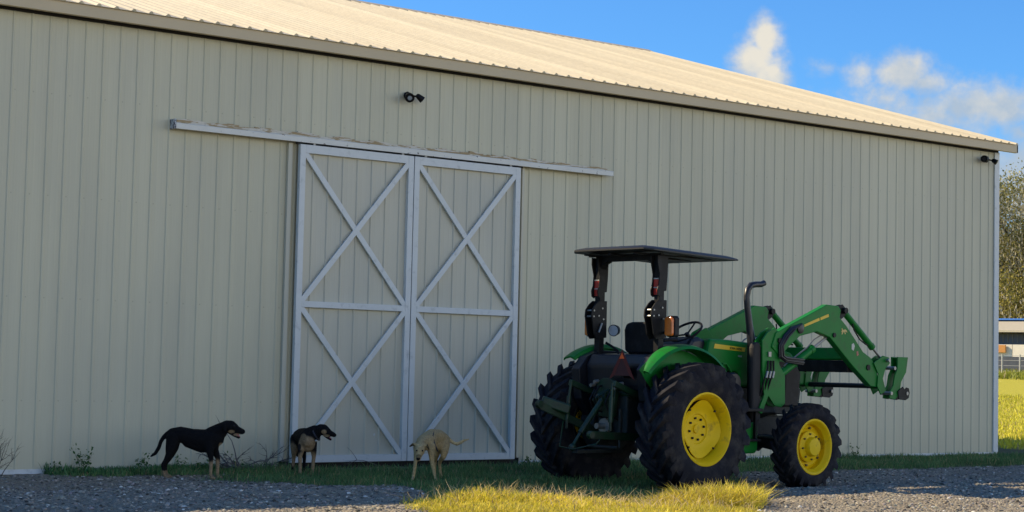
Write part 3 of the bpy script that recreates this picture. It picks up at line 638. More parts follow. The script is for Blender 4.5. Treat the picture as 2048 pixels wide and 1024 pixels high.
# fenders: arched skin over each rear wheel
for sd in (-1, 1):
    mb = MB(); rows = []
    n_ = 30
    for i in range(n_+1):
        a_ = math.radians(14+ ((136 if sd < 0 else 121)-14)*i/n_); r_ = .93+.035*math.sin(PI*i/n_)
        ends = 1-.0*(i/n_)
        row = []
        for (yl, rr) in ((.58, -.03), (.60, .0), (.66, .012), (.74, .005), (.80, -.012), (.822, -.045), (.812, -.048), (.79, -.028), (.66, -.008), (.58, -.045)):
            tap = max(0, (i/n_-.72)/.28)**2*(1 if sd < 0 else .25); yy = yl+(.76-yl)*tap*(.75 if yl < .78 else .35)
            row.append(mb.bm.verts.new((-.02+(r_+rr)*math.cos(a_), sd*yy, .74+(r_+rr)*math.sin(a_))))
        rows.append(row)
    m_ = len(rows[0])
    for A, B in zip(rows[:-1], rows[1:]):
        for k in range(m_): mb.bm.faces.new((A[k], A[(k+1) % m_], B[(k+1) % m_], B[k]))
    mb.bm.faces.new(rows[0]); mb.bm.faces.new(rows[-1][::-1])
    fd = mb.build('fender', greenp, tr, smooth='auto')
    # inner fender panel
    pr = [(-.50, 1.05), (-.55, 1.40), (-.42, 1.55), (-.2, 1.63), (.2, 1.62), (.55, 1.48), (.78, 1.25), (.80, .80), (.2, .75), (-.35, .85)]
    MB().prism(pr, 'y', sd*.47, sd*.60).build('inner_panel', blackgl, fd, bevel=.008)
    arc = [(-.02+.905*math.cos(math.radians(q)), .74+.905*math.sin(math.radians(q))) for q in range(18, 134 if sd < 0 else 119, 5)]; arc += [(-.02+.60*math.cos(math.radians(q)), .74+.60*math.sin(math.radians(q))) for q in range(133 if sd < 0 else 118, 17, -5)]
    MB().prism(arc, 'y', sd*.601, sd*.607).build('fender_skirt', greenp, fd)
# platform and console between fenders
mb = MB(); mb.prism([(-.42, 1.22), (-.44, 1.45), (-.36, 1.58), (.10, 1.60), (.2, 1.12), (.95, 1.05), (.95, .98), (.1, 1.0), (-.4, 1.15)], 'y', -.468, .468); mb.build('operator_platform', blackgl, tr, bevel=.03)
mb = MB(); mb.prism([(.55, 1.05), (.58, 1.70), (.66, 1.80), (.80, 1.82), (1.02, 1.74), (1.12, 1.62), (1.14, 1.05)], 'y', -.24, .24); mb.build('steering_console', blackgl, tr, bevel=.05)
# seat
mb = MB(); mb.prism([(.04, 1.58), (.02, 1.68), (.50, 1.72), (.56, 1.68), (.54, 1.58)], 'y', -.25, .25); st_ = mb.build('seat', blackm, tr, bevel=.03)
mb = MB(); pr = [(-.24, 1.64), (-.20, 1.60), (.22, 1.60), (.26, 1.64), (.275, 1.88), (.24, 1.955), (.15, 1.975), (-.15, 1.975), (-.24, 1.955), (-.275, 1.88)]
mb.prism([(a_, b_) for a_, b_ in pr], 'x', .0, .10); mb.build('backrest', blackm, st_, bevel=.02)
mb = MB(); mb.tube([(.08, -.25, 1.72), (.08, -.31, 1.76), (.30, -.31, 1.78)], .022, 8); mb.tube([(.08, .25, 1.72), (.08, .31, 1.76), (.30, .31, 1.78)], .022, 8); sep(mb, 'armrest', blackm, st_, smooth='auto')
# steering wheel
mb = MB(); c = Vector((.80, 0, 1.88)); nrm = Vector((-.72, .0, 1)).normalized(); e1 = Vector((0, 1, 0)); e2 = nrm.cross(e1)
mb.tube([tuple(c+(e1*math.cos(a_)+e2*math.sin(a_))*.21) for a_ in np.linspace(0, 2*PI, 33)], .015, 8, cap=False); sw = mb.build('steering_wheel', blackm, tr, smooth='auto')
mb = MB()
for a_ in (.5, 2.6, 4.71): mb.tube([tuple(c-nrm*.04), tuple(c+(e1*math.cos(a_)+e2*math.sin(a_))*.21)], .011, 6)
mb.tube([tuple(c-nrm*.14), tuple(c-nrm*.02)], .03, 10); mb.build('spokes', blackm, sw, smooth='auto')
# hood
hp = [(.84, 1.02), (.84, 1.62), (.89, 1.80), (1.25, 1.795), (1.7, 1.765), (2.2, 1.72), (2.44, 1.66), (2.56, 1.56), (2.60, 1.42), (2.56, 1.22), (1.9, 1.20), (1.45, 1.22), (1.42, 1.40), (1.02, 1.42), (1.00, 1.02)]
hd = MB().prism(hp, 'y', -.32, .32).build('hood', greenp, tr, bevel=.035)
mb = MB(); mb.prism([(1.01, 1.0), (1.01, 1.41), (1.43, 1.39), (1.46, 1.21), (2.655, 1.21), (2.62, .98), (2.3, .88)], 'y', -.30, .30); mb.build('engine_block', engine, tr, bevel=.01)
mb = MB(); mb.prism([(2.30, 1.20), (2.32, 1.56), (2.50, 1.54), (2.62, 1.40), (2.56, .98), (2.28, .98)], 'y', -.335, .335); mb.build('grille', blackm, hd, bevel=.02)
mb = MB(); mb.prism([(1.60, 1.22), (1.60, 1.58), (2.33, 1.54), (2.33, 1.22)], 'y', -.327, .327)
mb.build('side_screen', blackm, hd, bevel=.004)
for k in range(9):
    pass
for sd in (-1, 1):
    mb = MB(); mb.prism([(.955, 1.685), (.975, 1.74), (1.54, 1.705), (1.525, 1.655)], 'y', sd*.3195, sd*.3225); sd_ = mb.build('stripe', yellowd, hd)
# writing helper
def writing(txt, size, m, parent, loc, rotm, name='lettering', ext=.001):
    cu_ = bpy.data.curves.new(name, 'FONT'); cu_.body = txt; cu_.size = size; cu_.extrude = ext; cu_.offset = size*.02
    o_ = bpy.data.objects.new(name, cu_); col.objects.link(o_)
    bpy.context.view_layer.update(); me = bpy.data.meshes.new_from_object(o_.evaluated_get(bpy.context.evaluated_depsgraph_get()))
    bpy.data.objects.remove(o_); o2 = bpy.data.objects.new(name, me); col.objects.link(o2); me.materials.clear(); me.materials.append(m)
    o2.parent = parent; o2.matrix_local = Matrix.Translation(loc) @ rotm; return o2
RX90 = Matrix.Rotation(PI/2, 4, 'X')
dkg = mat('lettergreen', (.01, .05, .015), .5)
writing('JOHN DEERE', .040, dkg, hd, (1.245, -.3245, 1.682), Matrix.Rotation(math.radians(3.6), 4, 'Y') @ RX90)
writing('5065E', .030, silvr, hd, (1.40, -.3225, 1.590), Matrix.Rotation(math.radians(3.0), 4, 'Y') @ RX90)
# side wiring loop and pump box under hood
mb = MB(); mb.tube([(1.06, -.335, 1.08), (1.06, -.345, 1.45), (1.10, -.345, 1.50), (1.16, -.345, 1.50), (1.24, -.345, 1.42), (1.34, -.345, 1.28), (1.36, -.345, .95)], .012, 8); mb.build('pipe_loop', greenp, tr, smooth='auto')
mb = MB(); mb.lathe([(0, -.0), (.12, 0), (.13, -.02), (.13, -.16), (.11, -.19), (0, -.19)], c=(1.16, -.30, 1.27), n=28); mb.build('air_cleaner', blackgl, tr, smooth='auto')
# exhaust
ex = MB(); pts = [(1.57, -.42, .95), (1.56, -.42, 1.5), (1.54, -.42, 1.76), (1.49, -.42, 2.0), (1.45, -.42, 2.2), (1.435, -.42, 2.33), (1.455, -.42, 2.42), (1.51, -.42, 2.475), (1.60, -.42, 2.49), (1.70, -.42, 2.495), (1.76, -.42, 2.515)]
rr = [.065, .065, .056, .043, .040, .040, .040, .039, .038, .037, .037]
ex.tube(pts, rr, 20, cap=False); ex = ex.build('exhaust_pipe', mat('exhaust', (.014, .015, .022), .38, var=.3, vscale=9, c2=(.05, .035, .03), c2scale=7, c2lo=.55, c2hi=.7), tr, smooth='auto')
mb = MB(); mb.lathe([(0, -.0), (.10, 0), (.11, -.03)], c=(0, 0, 0), n=8)
mb.bm.free(); 
mb = MB(); mb.prism([(1.36, .80), (1.36, 1.70), (1.38, 1.76), (1.48, 1.78), (1.52, 1.72), (1.52, .80)], 'y', -.60, -.52); mb.build('muffler_shield', darkm, tr, bevel=.03)
# chassis, axles
mb = MB(); mb.hexa((-.45, -.24, .62), (1.0, .24, 1.16)); mb.lathe([(0, .42), (.34, .42), (.36, .50), (.34, .655), (0, .655)], c=(0, 0, .74), n=32); mb.lathe([(0, -.42), (.34, -.42), (.36, -.50), (.34, -.655), (0, -.655)], c=(0, 0, .74), n=32); mb.hexa((1.0, -.20, .62), (2.3, .20, 1.0)); mb.tube([(0, -.70, .74), (0, -.45, .74), (0, -.3, .76), (0, .3, .76), (0, .45, .74), (0, .70, .74)], [.12, .13, .2, .2, .13, .12], 16); mb.build('transmission', engine, tr, bevel=.02)
mb = MB(); mb.tube([(2.05, -.78, .51), (2.05, -.55, .51), (2.05, -.2, .55), (2.05, .2, .55), (2.05, .55, .51), (2.05, .78, .51)], [.13, .10, .09, .09, .10, .13], 14); mb.hexa((1.75, -.22, .60), (2.62, .22, .86)); mb.build('front_axle', engine, tr, bevel=.01)
mb = MB(); mb.tube([(1.95, -.60, .60), (1.90, -.2, .62)], .02, 8); mb.tube([(1.95, -.60, .60), (1.98, -.68, .60)], .03, 8); mb.build('tie_rod', steel, tr, smooth='auto')
mb = MB(); mb.prism([(1.20, .47), (1.22, .80), (1.46, .80), (1.47, .47), (1.43, .42), (1.24, .42)], 'y', -.60, -.36); mb.build('fuel_tank', greenp, tr, bevel=.02)
mb = MB(); mb.hexa((1.0, -.72, .93), (1.42, -.36, .97)); mb.hexa((1.02, -.66, .60), (1.05, -.62, .93)); mb.hexa((1.35, -.66, .60), (1.38, -.62, .93)); mb.hexa((1.0, -.70, .57), (1.42, -.58, .60)); mb.build('step', blackm, tr, bevel=.006)
mb = MB(); mb.prism([(.90, .50), (.90, .9), (2.35, .88), (2.35, .62), (2.0, .42)], 'y', -.19, .19); mb.build('oil_pan', engine, tr, bevel=.02)
# roll bar
rb = MB(); rb.prism([(-.53, 1.10), (-.53, 2.765), (.53, 2.765), (.53, 1.10), (.45, 1.10), (.445, 2.50), (.43, 2.60), (.39, 2.66), (.32, 2.69), (-.32, 2.69), (-.39, 2.66), (-.43, 2.60), (-.445, 2.50), (-.45, 1.10)], 'x', -.25, -.16); rb = rb.build('roll_bar', blackm, tr, bevel=.008)
for sd in (-1, 1):
    mb = MB(); pr = [(-.30, 2.74), (-.30, 2.66), (-.265, 2.52), (-.275, 2.40), (-.30, 2.34), (-.29, 2.27), (-.25, 2.25), (-.20, 2.32), (-.145, 2.33), (-.13, 2.50), (-.12, 2.74)]
    mb.prism(pr, 'y', sd*.535, sd*.55); mb.prism(pr, 'y', sd*.43, sd*.445); mb.build('canopy_bracket', blackm, rb, bevel=.004)
    mb = MB(); pr = [(-.14, 1.78), (-.14, 2.22), (-.27, 2.22), (-.33, 2.18), (-.39, 2.11), (-.40, 2.03), (-.38, 1.97), (-.35, 1.82), (-.31, 1.76)]
    mb.prism(pr, 'y', sd*.535, sd*.552); mb.prism(pr, 'y', sd*.428, sd*.445); hg = mb.build('fold_hinge', blackm, rb, bevel=.004)
    mb = MB()
    for (px_, pz_) in ((-.36, 2.10), (-.365, 2.03), (-.28, 2.04), (-.20, 2.00), (-.22, 2.13)):
        mb.tube([(px_, sd*.42, pz_), (px_, sd*.565, pz_)], .011, 8)
    mb.tube([(-.24, sd*.41, 1.95), (-.30, sd*.40, 1.84)], .012, 6)
    sep(mb, 'hinge_pin', steel, hg, smooth='auto')
    mb = MB(); mb.hexa((-.256, sd*.49-.043, 2.28), (-.2505, sd*.49+.043, 2.46)); mb.build('reflector', redr, rb)
    mb = MB(); mb.hexa((-.258, sd*.49-.044, 2.462), (-.2502, sd*.49+.044, 2.475)); mb.hexa((-.258, sd*.49-.044, 2.36), (-.2562, sd*.49+.044, 2.37)); sep(mb, 'reflector_band', silvr, rb)
    # amber lamp on a bracket beside the post
    mb = MB(); y0 = sd*(.68 if sd < 0 else .64)
    c0, c1, c2_ = y0-.075, y0+.075, 0
    pr = [(y0-.070, 1.81), (y0-.055, 1.79), (y0+.055, 1.79), (y0+.070, 1.81), (y0+.070, 2.01), (y0+.045, 2.035), (y0-.045, 2.035), (y0-.070, 2.01)]
    mb.prism(pr, 'x', -.21, -.13); lm = mb.build('signal_lamp', blackm, tr, bevel=.012)
    mb = MB(); pr2 = [(y0+(a_-y0)*.86, 1.92+(b_-1.92)*.9) for a_, b_ in pr]; mb.prism(pr2, 'x', -.25, -.211); mb.build('amber_lens', amber, lm, bevel=.012)
    mb = MB(); mb.tube([(-.19, sd*.53, 1.85), (-.17, y0, 1.80)], .014, 6); mb.build('lamp_bracket', blackm, lm)
mb = MB(); mb.hexa((-.20, -.50, 1.83), (-.14, -.44, 1.90)); mb.build('lamp_mount', blackm, tr)
# round work lamp inside left post
mb = MB(); d = Vector((-1, -.35, -.1)).normalized(); c = Vector((-.08, .36, 1.87))
mb.tube([c-d*.08, c-d*.05, c+d*.02], [.03, .06, .072], 20); wl = mb.build('work_lamp', blackm, tr, smooth='auto')
MB().tube([c+d*.0201, c+d*.026], .062, 20).build('lens', lens, wl)
mb = MB(); mb.tube([(-.15, .43, 1.72), (-.12, .36, 1.68), (-.15, .22, 1.62), (-.2, .16, 1.58)], .016, 8); mb.build('handrail', blackm, tr, smooth='auto')
# canopy
mb = MB(); 
def can(z, ins): 
    x0, x1, yw = -.62+ins, 1.02-ins, .66-ins
    c_ = .09; return [(x0, -yw+c_), (x0+c_, -yw), (x1-c_, -yw), (x1, -yw+c_), (x1, yw-c_), (x1-c_, yw), (x0+c_, yw), (x0, yw-c_)], z
L = []
for (z, ins) in ((2.775, .0), (2.770, .04), (2.772, .10)): L.append(can(z, ins))
for (z, ins) in ((2.790, .0), (2.800, .015), (2.818, .10), (2.83, .4)): L.append(can(z, ins))
order = [2, 1, 0, 3, 4, 5, 6]; rows = []
for i in order:
    pts2, z = L[i]; rows.append([mb.bm.verts.new((px_, py_-.05, z-.030*px_+.028-.040*(abs(py_)/.66)**2)) for px_, py_ in pts2])
for A, B in zip(rows[:-1], rows[1:]):
    for k in range(8): mb.bm.faces.new((A[k], A[(k+1) % 8], B[(k+1) % 8], B[k]))
mb.bm.faces.new(rows[0][::-1]); mb.bm.faces.new(rows[-1])
cn = mb.build('canopy', mat('canopym', (.007, .007, .008), .5, var=.15), tr, smooth='auto')
mb = MB()
for yy in (-.4, 0, .4): mb.hexa((-.55, yy-.02, 2.745), (.85, yy+.02, 2.762))
mb.hexa((-.3, -.6, 2.745), (-.26, .6, 2.765)); sep(mb, 'canopy_rib', blackm, cn)
# slow vehicle triangle
mb = MB(); xS = -.56; cyS = -.25; tri = [(cyS+.0, 1.635), (cyS+.205, 1.285), (cyS-.205, 1.285)]
def ins(tr_, f): 
    cx_ = sum(a_[0] for a_ in tr_)/3; cz_ = sum(a_[1] for a_ in tr_)/3; return [(cx_+(a_-cx_)*f, cz_+(b_-cz_)*f) for a_, b_ in tr_]
for i in range(3):
    o_ = tri; i_ = ins(tri, .62); j = (i+1) % 3
    if i == 1: continue
    mb.prism([o_[i], o_[j], i_[j], i_[i]], 'x', xS, xS+.006)
sm = mb.build('warning_triangle', mat('smvred', (.09, .004, .007), .4), tr)
MB().prism(ins([(cyS, 1.60), (cyS+.045, 1.525), (cyS-.045, 1.525)], .9), 'x', xS-.004, xS-.0005).build('orange_glint', orange, sm)  # small orange patch painted as the glint near the apex
MB().prism(ins(tri, .61), 'x', xS+.001, xS+.005).build('triangle_field', mat('smvdark', (.05, .006, .01), .5), sm)  # orange field painted dark maroon, as it looks in shade
mb = MB(); mb.hexa((-.552, -.02+cyS, 1.30), (-.43, .02+cyS, 1.42)); mb.build('bracket', blackm, sm)
# three point hitch
mb = MB(); mb.tube([(-.42, -.36, 1.12), (-.42, .36, 1.12)], .04, 12); mb.bar((-.42, .34, 1.12), (-.80, .36, 1.24), .05, .07); mb.bar((-.42, -.34, 1.12), (-.80, -.36, 1.24), .05, .07); hk = mb.build('rockshaft', greend, tr, bevel=.006)
for sd in (-1, 1):
    mb = MB(); mb.tube([(-.80, sd*.34, 1.24), (-.82, sd*.35, 1.05)], .016, 8); mb.tube([(-.82, sd*.35, 1.08), (-.84, sd*.36, .80)], .030, 10); mb.tube([(-.84, sd*.36, .82), (-.84, sd*.36, .70)], .016, 8); mb.build('lift_rod', greend, tr, smooth='auto')
    mb = MB(); mb.bar((-.30, sd*.28, .62), (-1.22, sd*(.40 if sd < 0 else .46), .66 if sd < 0 else .98), .035, .09); mb.tube([(-1.22, sd*.43-.03, .66 if sd < 0 else .98), (-1.22, sd*.43+.03, .66 if sd < 0 else .98)], .045, 12); mb.build('draft_link', greend, tr, bevel=.005)
mb = MB(); mb.bar((-.85, .30, .92), (-1.10, .52, 1.02), .10, .12); mb.build('sway_block', greend, tr, bevel=.02)
mb = MB(); mb.tube([(-.50, 0, 1.18), (-.72, .0, .95)], .022, 8); mb.tube([(-.62, .0, 1.05), (-.95, .02, .66)], .034, 10); mb.tube([(-.92, .02, .70), (-1.05, .03, .52)], .020, 8); mb.ball((-1.06, .03, .50), .045, 2); mb.ball((-.50, 0, 1.18), .05, 2); mb.build('top_link', greend, tr, smooth='auto')
mb = MB(); mb.prism([(-.12, .85), (-.16, 1.24), (-.06, 1.30), (.06, 1.30), (.16, 1.24), (.12, .85)], 'x', -.56, -.50); mb.build('top_link_bracket', greend, tr, bevel=.008)
mb = MB(); mb.bar((-.3, 0, .45), (-1.05, 0, .45), .09, .04); mb.hexa((-.60, -.28, .50), (-.56, -.25, .95)); mb.tube([(-.62, .22, .50), (-.64, -.28, .50)], .018, 8); mb.build('drawbar', engine, tr, bevel=.004)
mb = MB(); mb.lathe([(0, 0), (.03, 0), (.035, .1), (0, .1)], n=10); mb.bm.free()
mb = MB(); mb.tube([(-.50, .05, .74), (-.66, .05, .74)], .035, 12); mb.tube([(-.50, .05, .74), (-.54, .05, .74)], .09, 16); mb.build('power_shaft', steel, tr, smooth='auto')
mb = MB()
for (a_, b_) in ((.20, 1.22), (.14, 1.26), (-.20, 1.20), (-.26, 1.24), (.08, 1.10)): mb.tube([(-.55, a_, b_), (-.62, a_, b_-.01)], .022, 8)
sep(mb, 'hydraulic_coupler', steel, tr, smooth='auto')
mb = MB()
for k in range(5): mb.tube([(-.50, -.05+.03*k, 1.20), (-.66, -.08+.05*k, 1.12-.02*k), (-.62, -.06+.04*k, .98)], .010, 6)
mb.tube([(-.9, .36, .78), (-1.1, .2, .5), (-1.12, -.05, .48), (-1.0, -.3, .55), (-.9, -.36, .7)], .008, 6)
mb.build('hydraulic_hose', greend, tr, smooth='auto')
for k, (y_, z_) in enumerate(((.12, 1.18), (.05, 1.22), (-.14, 1.16))):
    MB().tube([(-.48, y_, z_), (-.60, y_+.03, z_-.02), (-.66, y_+.05, z_-.14), (-.60, y_+.02, z_-.30), (-.46, y_, z_-.36)], .012, 6).build('hydraulic_hose', blackm, tr, smooth='auto')
# loader
ARM = [(1.66, 1.72), (1.74, 1.90), (2.74, 2.285), (2.97, 2.275), (3.03, 2.22), (3.00, 2.13), (3.14, 2.03), (3.50, 1.70), (3.66, 1.63), (3.79, 1.50), (3.84, 1.24), (3.66, 1.26), (3.27, 1.52), (2.80, 1.87), (2.54, 1.935), (2.21, 1.87), (2.00, 1.74), (1.83, 1.60)]
MAST = [(1.50, 1.80), (1.60, 1.90), (1.74, 1.96), (1.86, 1.86), (1.84, 1.69), (1.83, 1.51), (1.94, 1.37), (1.95, 1.03), (1.88, .98), (1.75, 1.0), (1.63, 1.12), (1.51, .90), (1.44, .93), (1.55, 1.13), (1.51, 1.43)]
for sd in (-1, 1):
    mb = MB(); mb.prism(MAST, 'y', sd*.60, sd*.625); mb.prism(MAST, 'y', sd*.50, sd*.525); mb.hexa((1.52, min(sd*.524, sd*.601), 1.2), (1.58, max(sd*.524, sd*.601), 1.78)); ms = mb.build('loader_mast', greenp, tr, bevel=.005)
    mb = MB(); mb.bar((1.72, sd*.30, .90), (1.72, sd*.52, .98), .30, .14); mb.build('mast_foot', engine, ms, bevel=.01)
    mb = MB(); mb.prism(ARM, 'y', sd*.548, sd*.642); am = mb.build('loader_arm', greenp, tr, bevel=.010)
    am['label'] = 'right loader arm' if sd < 0 else 'left loader arm'
    yo = sd*.6425
    mb = MB()
    mb.prism([(2.28, 2.015), (2.285, 1.985), (2.585, 2.075), (2.58, 2.11)], 'y', yo, yo+sd*.002)
    mb.prism([(2.60, 2.115), (2.605, 2.08), (2.775, 2.13), (2.765, 2.165)], 'y', yo, yo+sd*.002); mb.build('stripe', yellowd, am)
    mb = MB(); mb.prism([(3.25, 1.79), (3.25, 1.73), (3.29, 1.71), (3.315, 1.77), (3.29, 1.81)], 'y', yo, yo+sd*.002); mb.build('warning_decal', silvr, am)
    mb = MB(); mb.prism([(3.35, 1.70), (3.36, 1.64), (3.40, 1.66), (3.385, 1.71)], 'y', yo, yo+sd*.002); mb.build('warning_decal', mat('decalred', (.35, .12, .08), .5), am)
    mb = MB()   # leaping stag outline badge
    mb.prism([(3.03, 1.945), (3.045, 1.965), (3.035, 1.985), (3.05, 1.995), (3.06, 1.975), (3.08, 1.972), (3.115, 1.980), (3.145, 1.965), (3.155, 1.940), (3.135, 1.948), (3.11, 1.950), (3.125, 1.925), (3.105, 1.915), (3.095, 1.945), (3.07, 1.942), (3.055, 1.915), (3.035, 1.915), (3.05, 1.940)], 'y', yo, yo+sd*.002); mb.build('emblem', mat('emblemy', (.55, .40, .12), .5), am)
    mb = MB(); mb.tube([(1.80, sd*.53, 1.80), (1.80, sd*.66, 1.80)], .035, 14); mb.tube([(2.88, sd*.53, 1.90), (2.88, sd*.66, 1.90)], .03, 12); mb.tube([(3.10, sd*.53, 2.22), (3.10, sd*.67, 2.22)], .04, 12)
    mb.tube([(3.60, sd*.655, 1.50), (3.60, sd*.642, 1.50)], .038, 14); sep(mb, 'pivot_pin', blackm, am, smooth='auto')
    # brackets for tilt cylinder on top of the knee
    mb = MB(); mb.prism([(2.94, 2.27), (3.08, 2.30), (3.14, 2.25), (3.14, 2.16), (3.04, 2.10), (2.98, 2.12)], 'y', sd*.565, sd*.580); mb.prism([(2.94, 2.27), (3.08, 2.30), (3.14, 2.25), (3.14, 2.16), (3.04, 2.10), (2.98, 2.12)], 'y', sd*.612, sd*.627); mb.build('knee_bracket', blackm, am, bevel=.004)
    mb = MB(); mb.tube([(3.08, sd*.596, 2.25), (3.15, sd*.596, 2.20), (3.72, sd*.596, 1.785)], [.036, .042, .042], 16); mb.tube([(3.71, sd*.596, 1.792), (3.75, sd*.596, 1.763)], .047, 16); tcyl = mb.build('tilt_cylinder', greenp, tr, smooth='auto')
    MB().tube([(3.74, sd*.596, 1.77), (3.97, sd*.596, 1.60)], .018, 12).build('piston_rod', steel, tcyl, smooth='auto')
    mb = MB(); mb.tube([(3.28, sd*.63, 2.06), (3.30, sd*.64, 1.98), (3.42, sd*.64, 1.86), (3.55, sd*.64, 1.80), (3.62, sd*.62, 1.79)], .010, 6); mb.build('hydraulic_hose', blackm, tcyl, smooth='auto')
    mb = MB(); mb.tube([(1.90, sd*.57, 1.38), (2.50, sd*.57, 1.70)], .050, 16); mb.tube([(2.48, sd*.57, 1.69), (2.54, sd*.57, 1.722)], .056, 16); lc = mb.build('lift_cylinder', greenp, tr, smooth='auto')
    MB().tube([(2.52, sd*.57, 1.712), (2.86, sd*.57, 1.895)], .022, 12).build('piston_rod', steel, lc, smooth='auto')
    mb = MB(); mb.tube([(1.98, sd*.57, 1.49), (2.16, sd*.57, 1.59), (2.44, sd*.57, 1.735), (2.56, sd*.57, 1.83), (2.72, sd*.57, 1.90)], .009, 6); mb.build('hydraulic_line', steel, lc, smooth='auto')
    # carrier: linkage plates and hook plates
    LINK = [(3.70, 1.56), (3.90, 1.66), (4.03, 1.64), (4.05, 1.56), (3.96, 1.50), (3.90, 1.36), (3.97, 1.20), (3.86, 1.15), (3.78, 1.26), (3.80, 1.42)]
    CAR = [(4.19, 1.65), (4.42, 1.65), (4.38, 1.45), (4.27, 1.32), (4.24, 1.16), (4.14, 1.09), (4.02, 1.10), (4.02, 1.19), (4.10, 1.27), (4.13, 1.40), (4.19, 1.50)]
    HK = [(4.18, 1.20), (4.24, 1.23), (4.29, 1.26), (4.33, 1.22), (4.37, 1.25), (4.42, 1.24), (4.44, 1.18), (4.42, 1.11), (4.35, 1.08), (4.20, 1.09)]
    mb = MB(); mb.prism(LINK, 'y', sd*.645, sd*.662); mb.prism(LINK, 'y', sd*.53, sd*.546); lk = mb.build('carrier_link', greenp, tr, bevel=.004)
    mb = MB(); mb.prism(CAR, 'y', sd*.664, sd*.684); mb.prism(CAR, 'y', sd*.57, sd*.585); cr = mb.build('carrier_plate', greenp, tr, bevel=.004)
    mb = MB(); mb.prism([(4.22, 1.64), (4.41, 1.64), (4.38, 1.48), (4.33, 1.44)], 'y', min(sd*.585, sd*.664), max(sd*.585, sd*.664)); mb.build('carrier_face', greenp, cr)
    mb = MB(); mb.prism(HK, 'y', sd*.686, sd*.702); mb.prism(HK, 'y', sd*.555, sd*.569); mb.build('carrier_hook', blackm, cr, bevel=.004)
    mb = MB()
    for (a_, b_) in ((4.38, 1.17), (4.03, 1.17), (3.98, 1.60), (4.10, 1.50)): mb.tube([(a_, sd*.53, b_), (a_, sd*.71, b_)], .024, 12)
    sep(mb, 'carrier_pin', steel, cr, smooth='auto')
    # hoses bundled at the arm root
    if sd < 0:
        for k in range(4):
            o_ = .018*k; y_ = -.66-.014*(k % 2)
            mb = MB(); mb.tube([(2.16-o_, y_, 2.00-o_*.3), (2.02, y_, 1.97-o_), (1.88+o_, y_, 1.87-o_*.3), (1.78+o_, y_, 1.74), (1.79+o_, y_, 1.60+o_*.3), (1.90, y_, 1.55+o_*.8), (2.10, y_, 1.53+o_), (2.28, y_+.03, 1.52+o_)], .015, 8)
            mb.build('hydraulic_hose', blackgl, am, smooth='auto')
        mb = MB(); mb.tube([(2.22, -.655, 2.02), (2.14, -.66, 1.995), (2.06, -.66, 1.96)], .013, 8); mb.lathe([(0, -.645), (.06, -.645), (.06, -.66), (.04, -.665), (0, -.665)], c=(2.20, 0, 1.96), n=20); mb.build('hose_coupler', blackgl, am, smooth='auto')
        mb = MB()
        for k in range(3): mb.tube([(1.60+.05*k, -.64, 1.55), (1.57+.06*k, -.65, 1.42), (1.52+.06*k, -.64, 1.30), (1.50+.05*k, -.60, 1.12)], .012, 6)
        sep(mb, 'mast_hose', blackm, ms, smooth='auto')
        mb = MB()
        for k in range(3): mb.tube([(1.57+.06*k, -.655, 1.42), (1.545+.06*k, -.655, 1.34)], .016, 8)
        mb.hexa((1.60, -.645, 1.60), (1.65, -.63, 1.66)); sep(mb, 'hose_fitting', steel, ms, smooth='auto')
mb = MB(); mb.prism([(3.28, 1.60), (3.31, 1.75), (3.44, 1.74), (3.48, 1.62), (3.46, 1.585), (3.30, 1.585)], 'y', -.547, .547); mb.build('cross_tube', greenp, tr, bevel=.012)
mb = MB(); mb.hexa((3.285, -.546, 1.43), (3.47, .546, 1.583)); mb.build('cross_tube_underside', blackm, tr, bevel=.01)  # lower part of the cross tube, its shadow put into the black colour
MB().tube([(3.88, -.64, 1.26), (3.88, .64, 1.26)], .033, 14).build('carrier_torsion_tube', blackgl, tr, smooth='auto')

# ------------------------------------------------------------------ dogs (local x = forward in their own frame, sizes in metres)
def chain(mb, pts, sub=2):
    """string of overlapping balls through (x,y,z,r[,squash_y]) points"""
    for a_, b_ in zip(pts[:-1], pts[1:]):
        pa, pb = Vector(a_[:3]), Vector(b_[:3]); L_ = (pb-pa).length; n_ = max(2, int(L_/(.35*min(a_[3], b_[3])))+1)
        for i in range(n_+1):
            f = i/n_; r_ = a_[3]*(1-f)+b_[3]*f; sy = (a_[4] if len(a_) > 4 else 1)*(1-f)+(b_[4] if len(b_) > 4 else 1)*f
            mb.ball(pa.lerp(pb, f), (r_, r_*sy, r_), sub)
def dog_body(chains, name, colfn, m, loc, rz, label, extra=None, voxel=.0075, group=None):
    mb = MB()
    for c_ in chains: chain(mb, c_)
    if extra: extra(mb)
    o = mb.build(name, m)
    rm = o.modifiers.new('r', 'REMESH'); rm.mode = 'VOXEL'; rm.voxel_size = voxel
    s_ = o.modifiers.new('s', 'SMOOTH'); s_.factor = .6; s_.iterations = 5
    bpy.context.view_layer.update()
    me = bpy.data.meshes.new_from_object(o.evaluated_get(bpy.context.evaluated_depsgraph_get())); o.modifiers.clear(); o.data = me
    co = np.empty(len(me.vertices)*3); me.vertices.foreach_get('co', co); co = co.reshape(-1, 3)
    C = colfn(co); at = me.color_attributes.new('tone', 'FLOAT_COLOR', 'POINT'); c4 = np.ones((len(co), 4), np.float32); c4[:, :3] = C; at.data.foreach_set('color', c4.ravel())
    me.materials.clear(); me.materials.append(m); me.shade_smooth()
    o.location = loc; o.rotation_euler = (0, 0, rz); return tag(o, label, 'dog')
fur = attr_mat('fur', .75, bump=.7, bscale=90, var=.22, vscale=45, spec=.12)
BLK = np.array([.006, .0055, .006]); TAN = np.array([.30, .21, .12]); CAMR = math.atan2(-.6095, .7925)
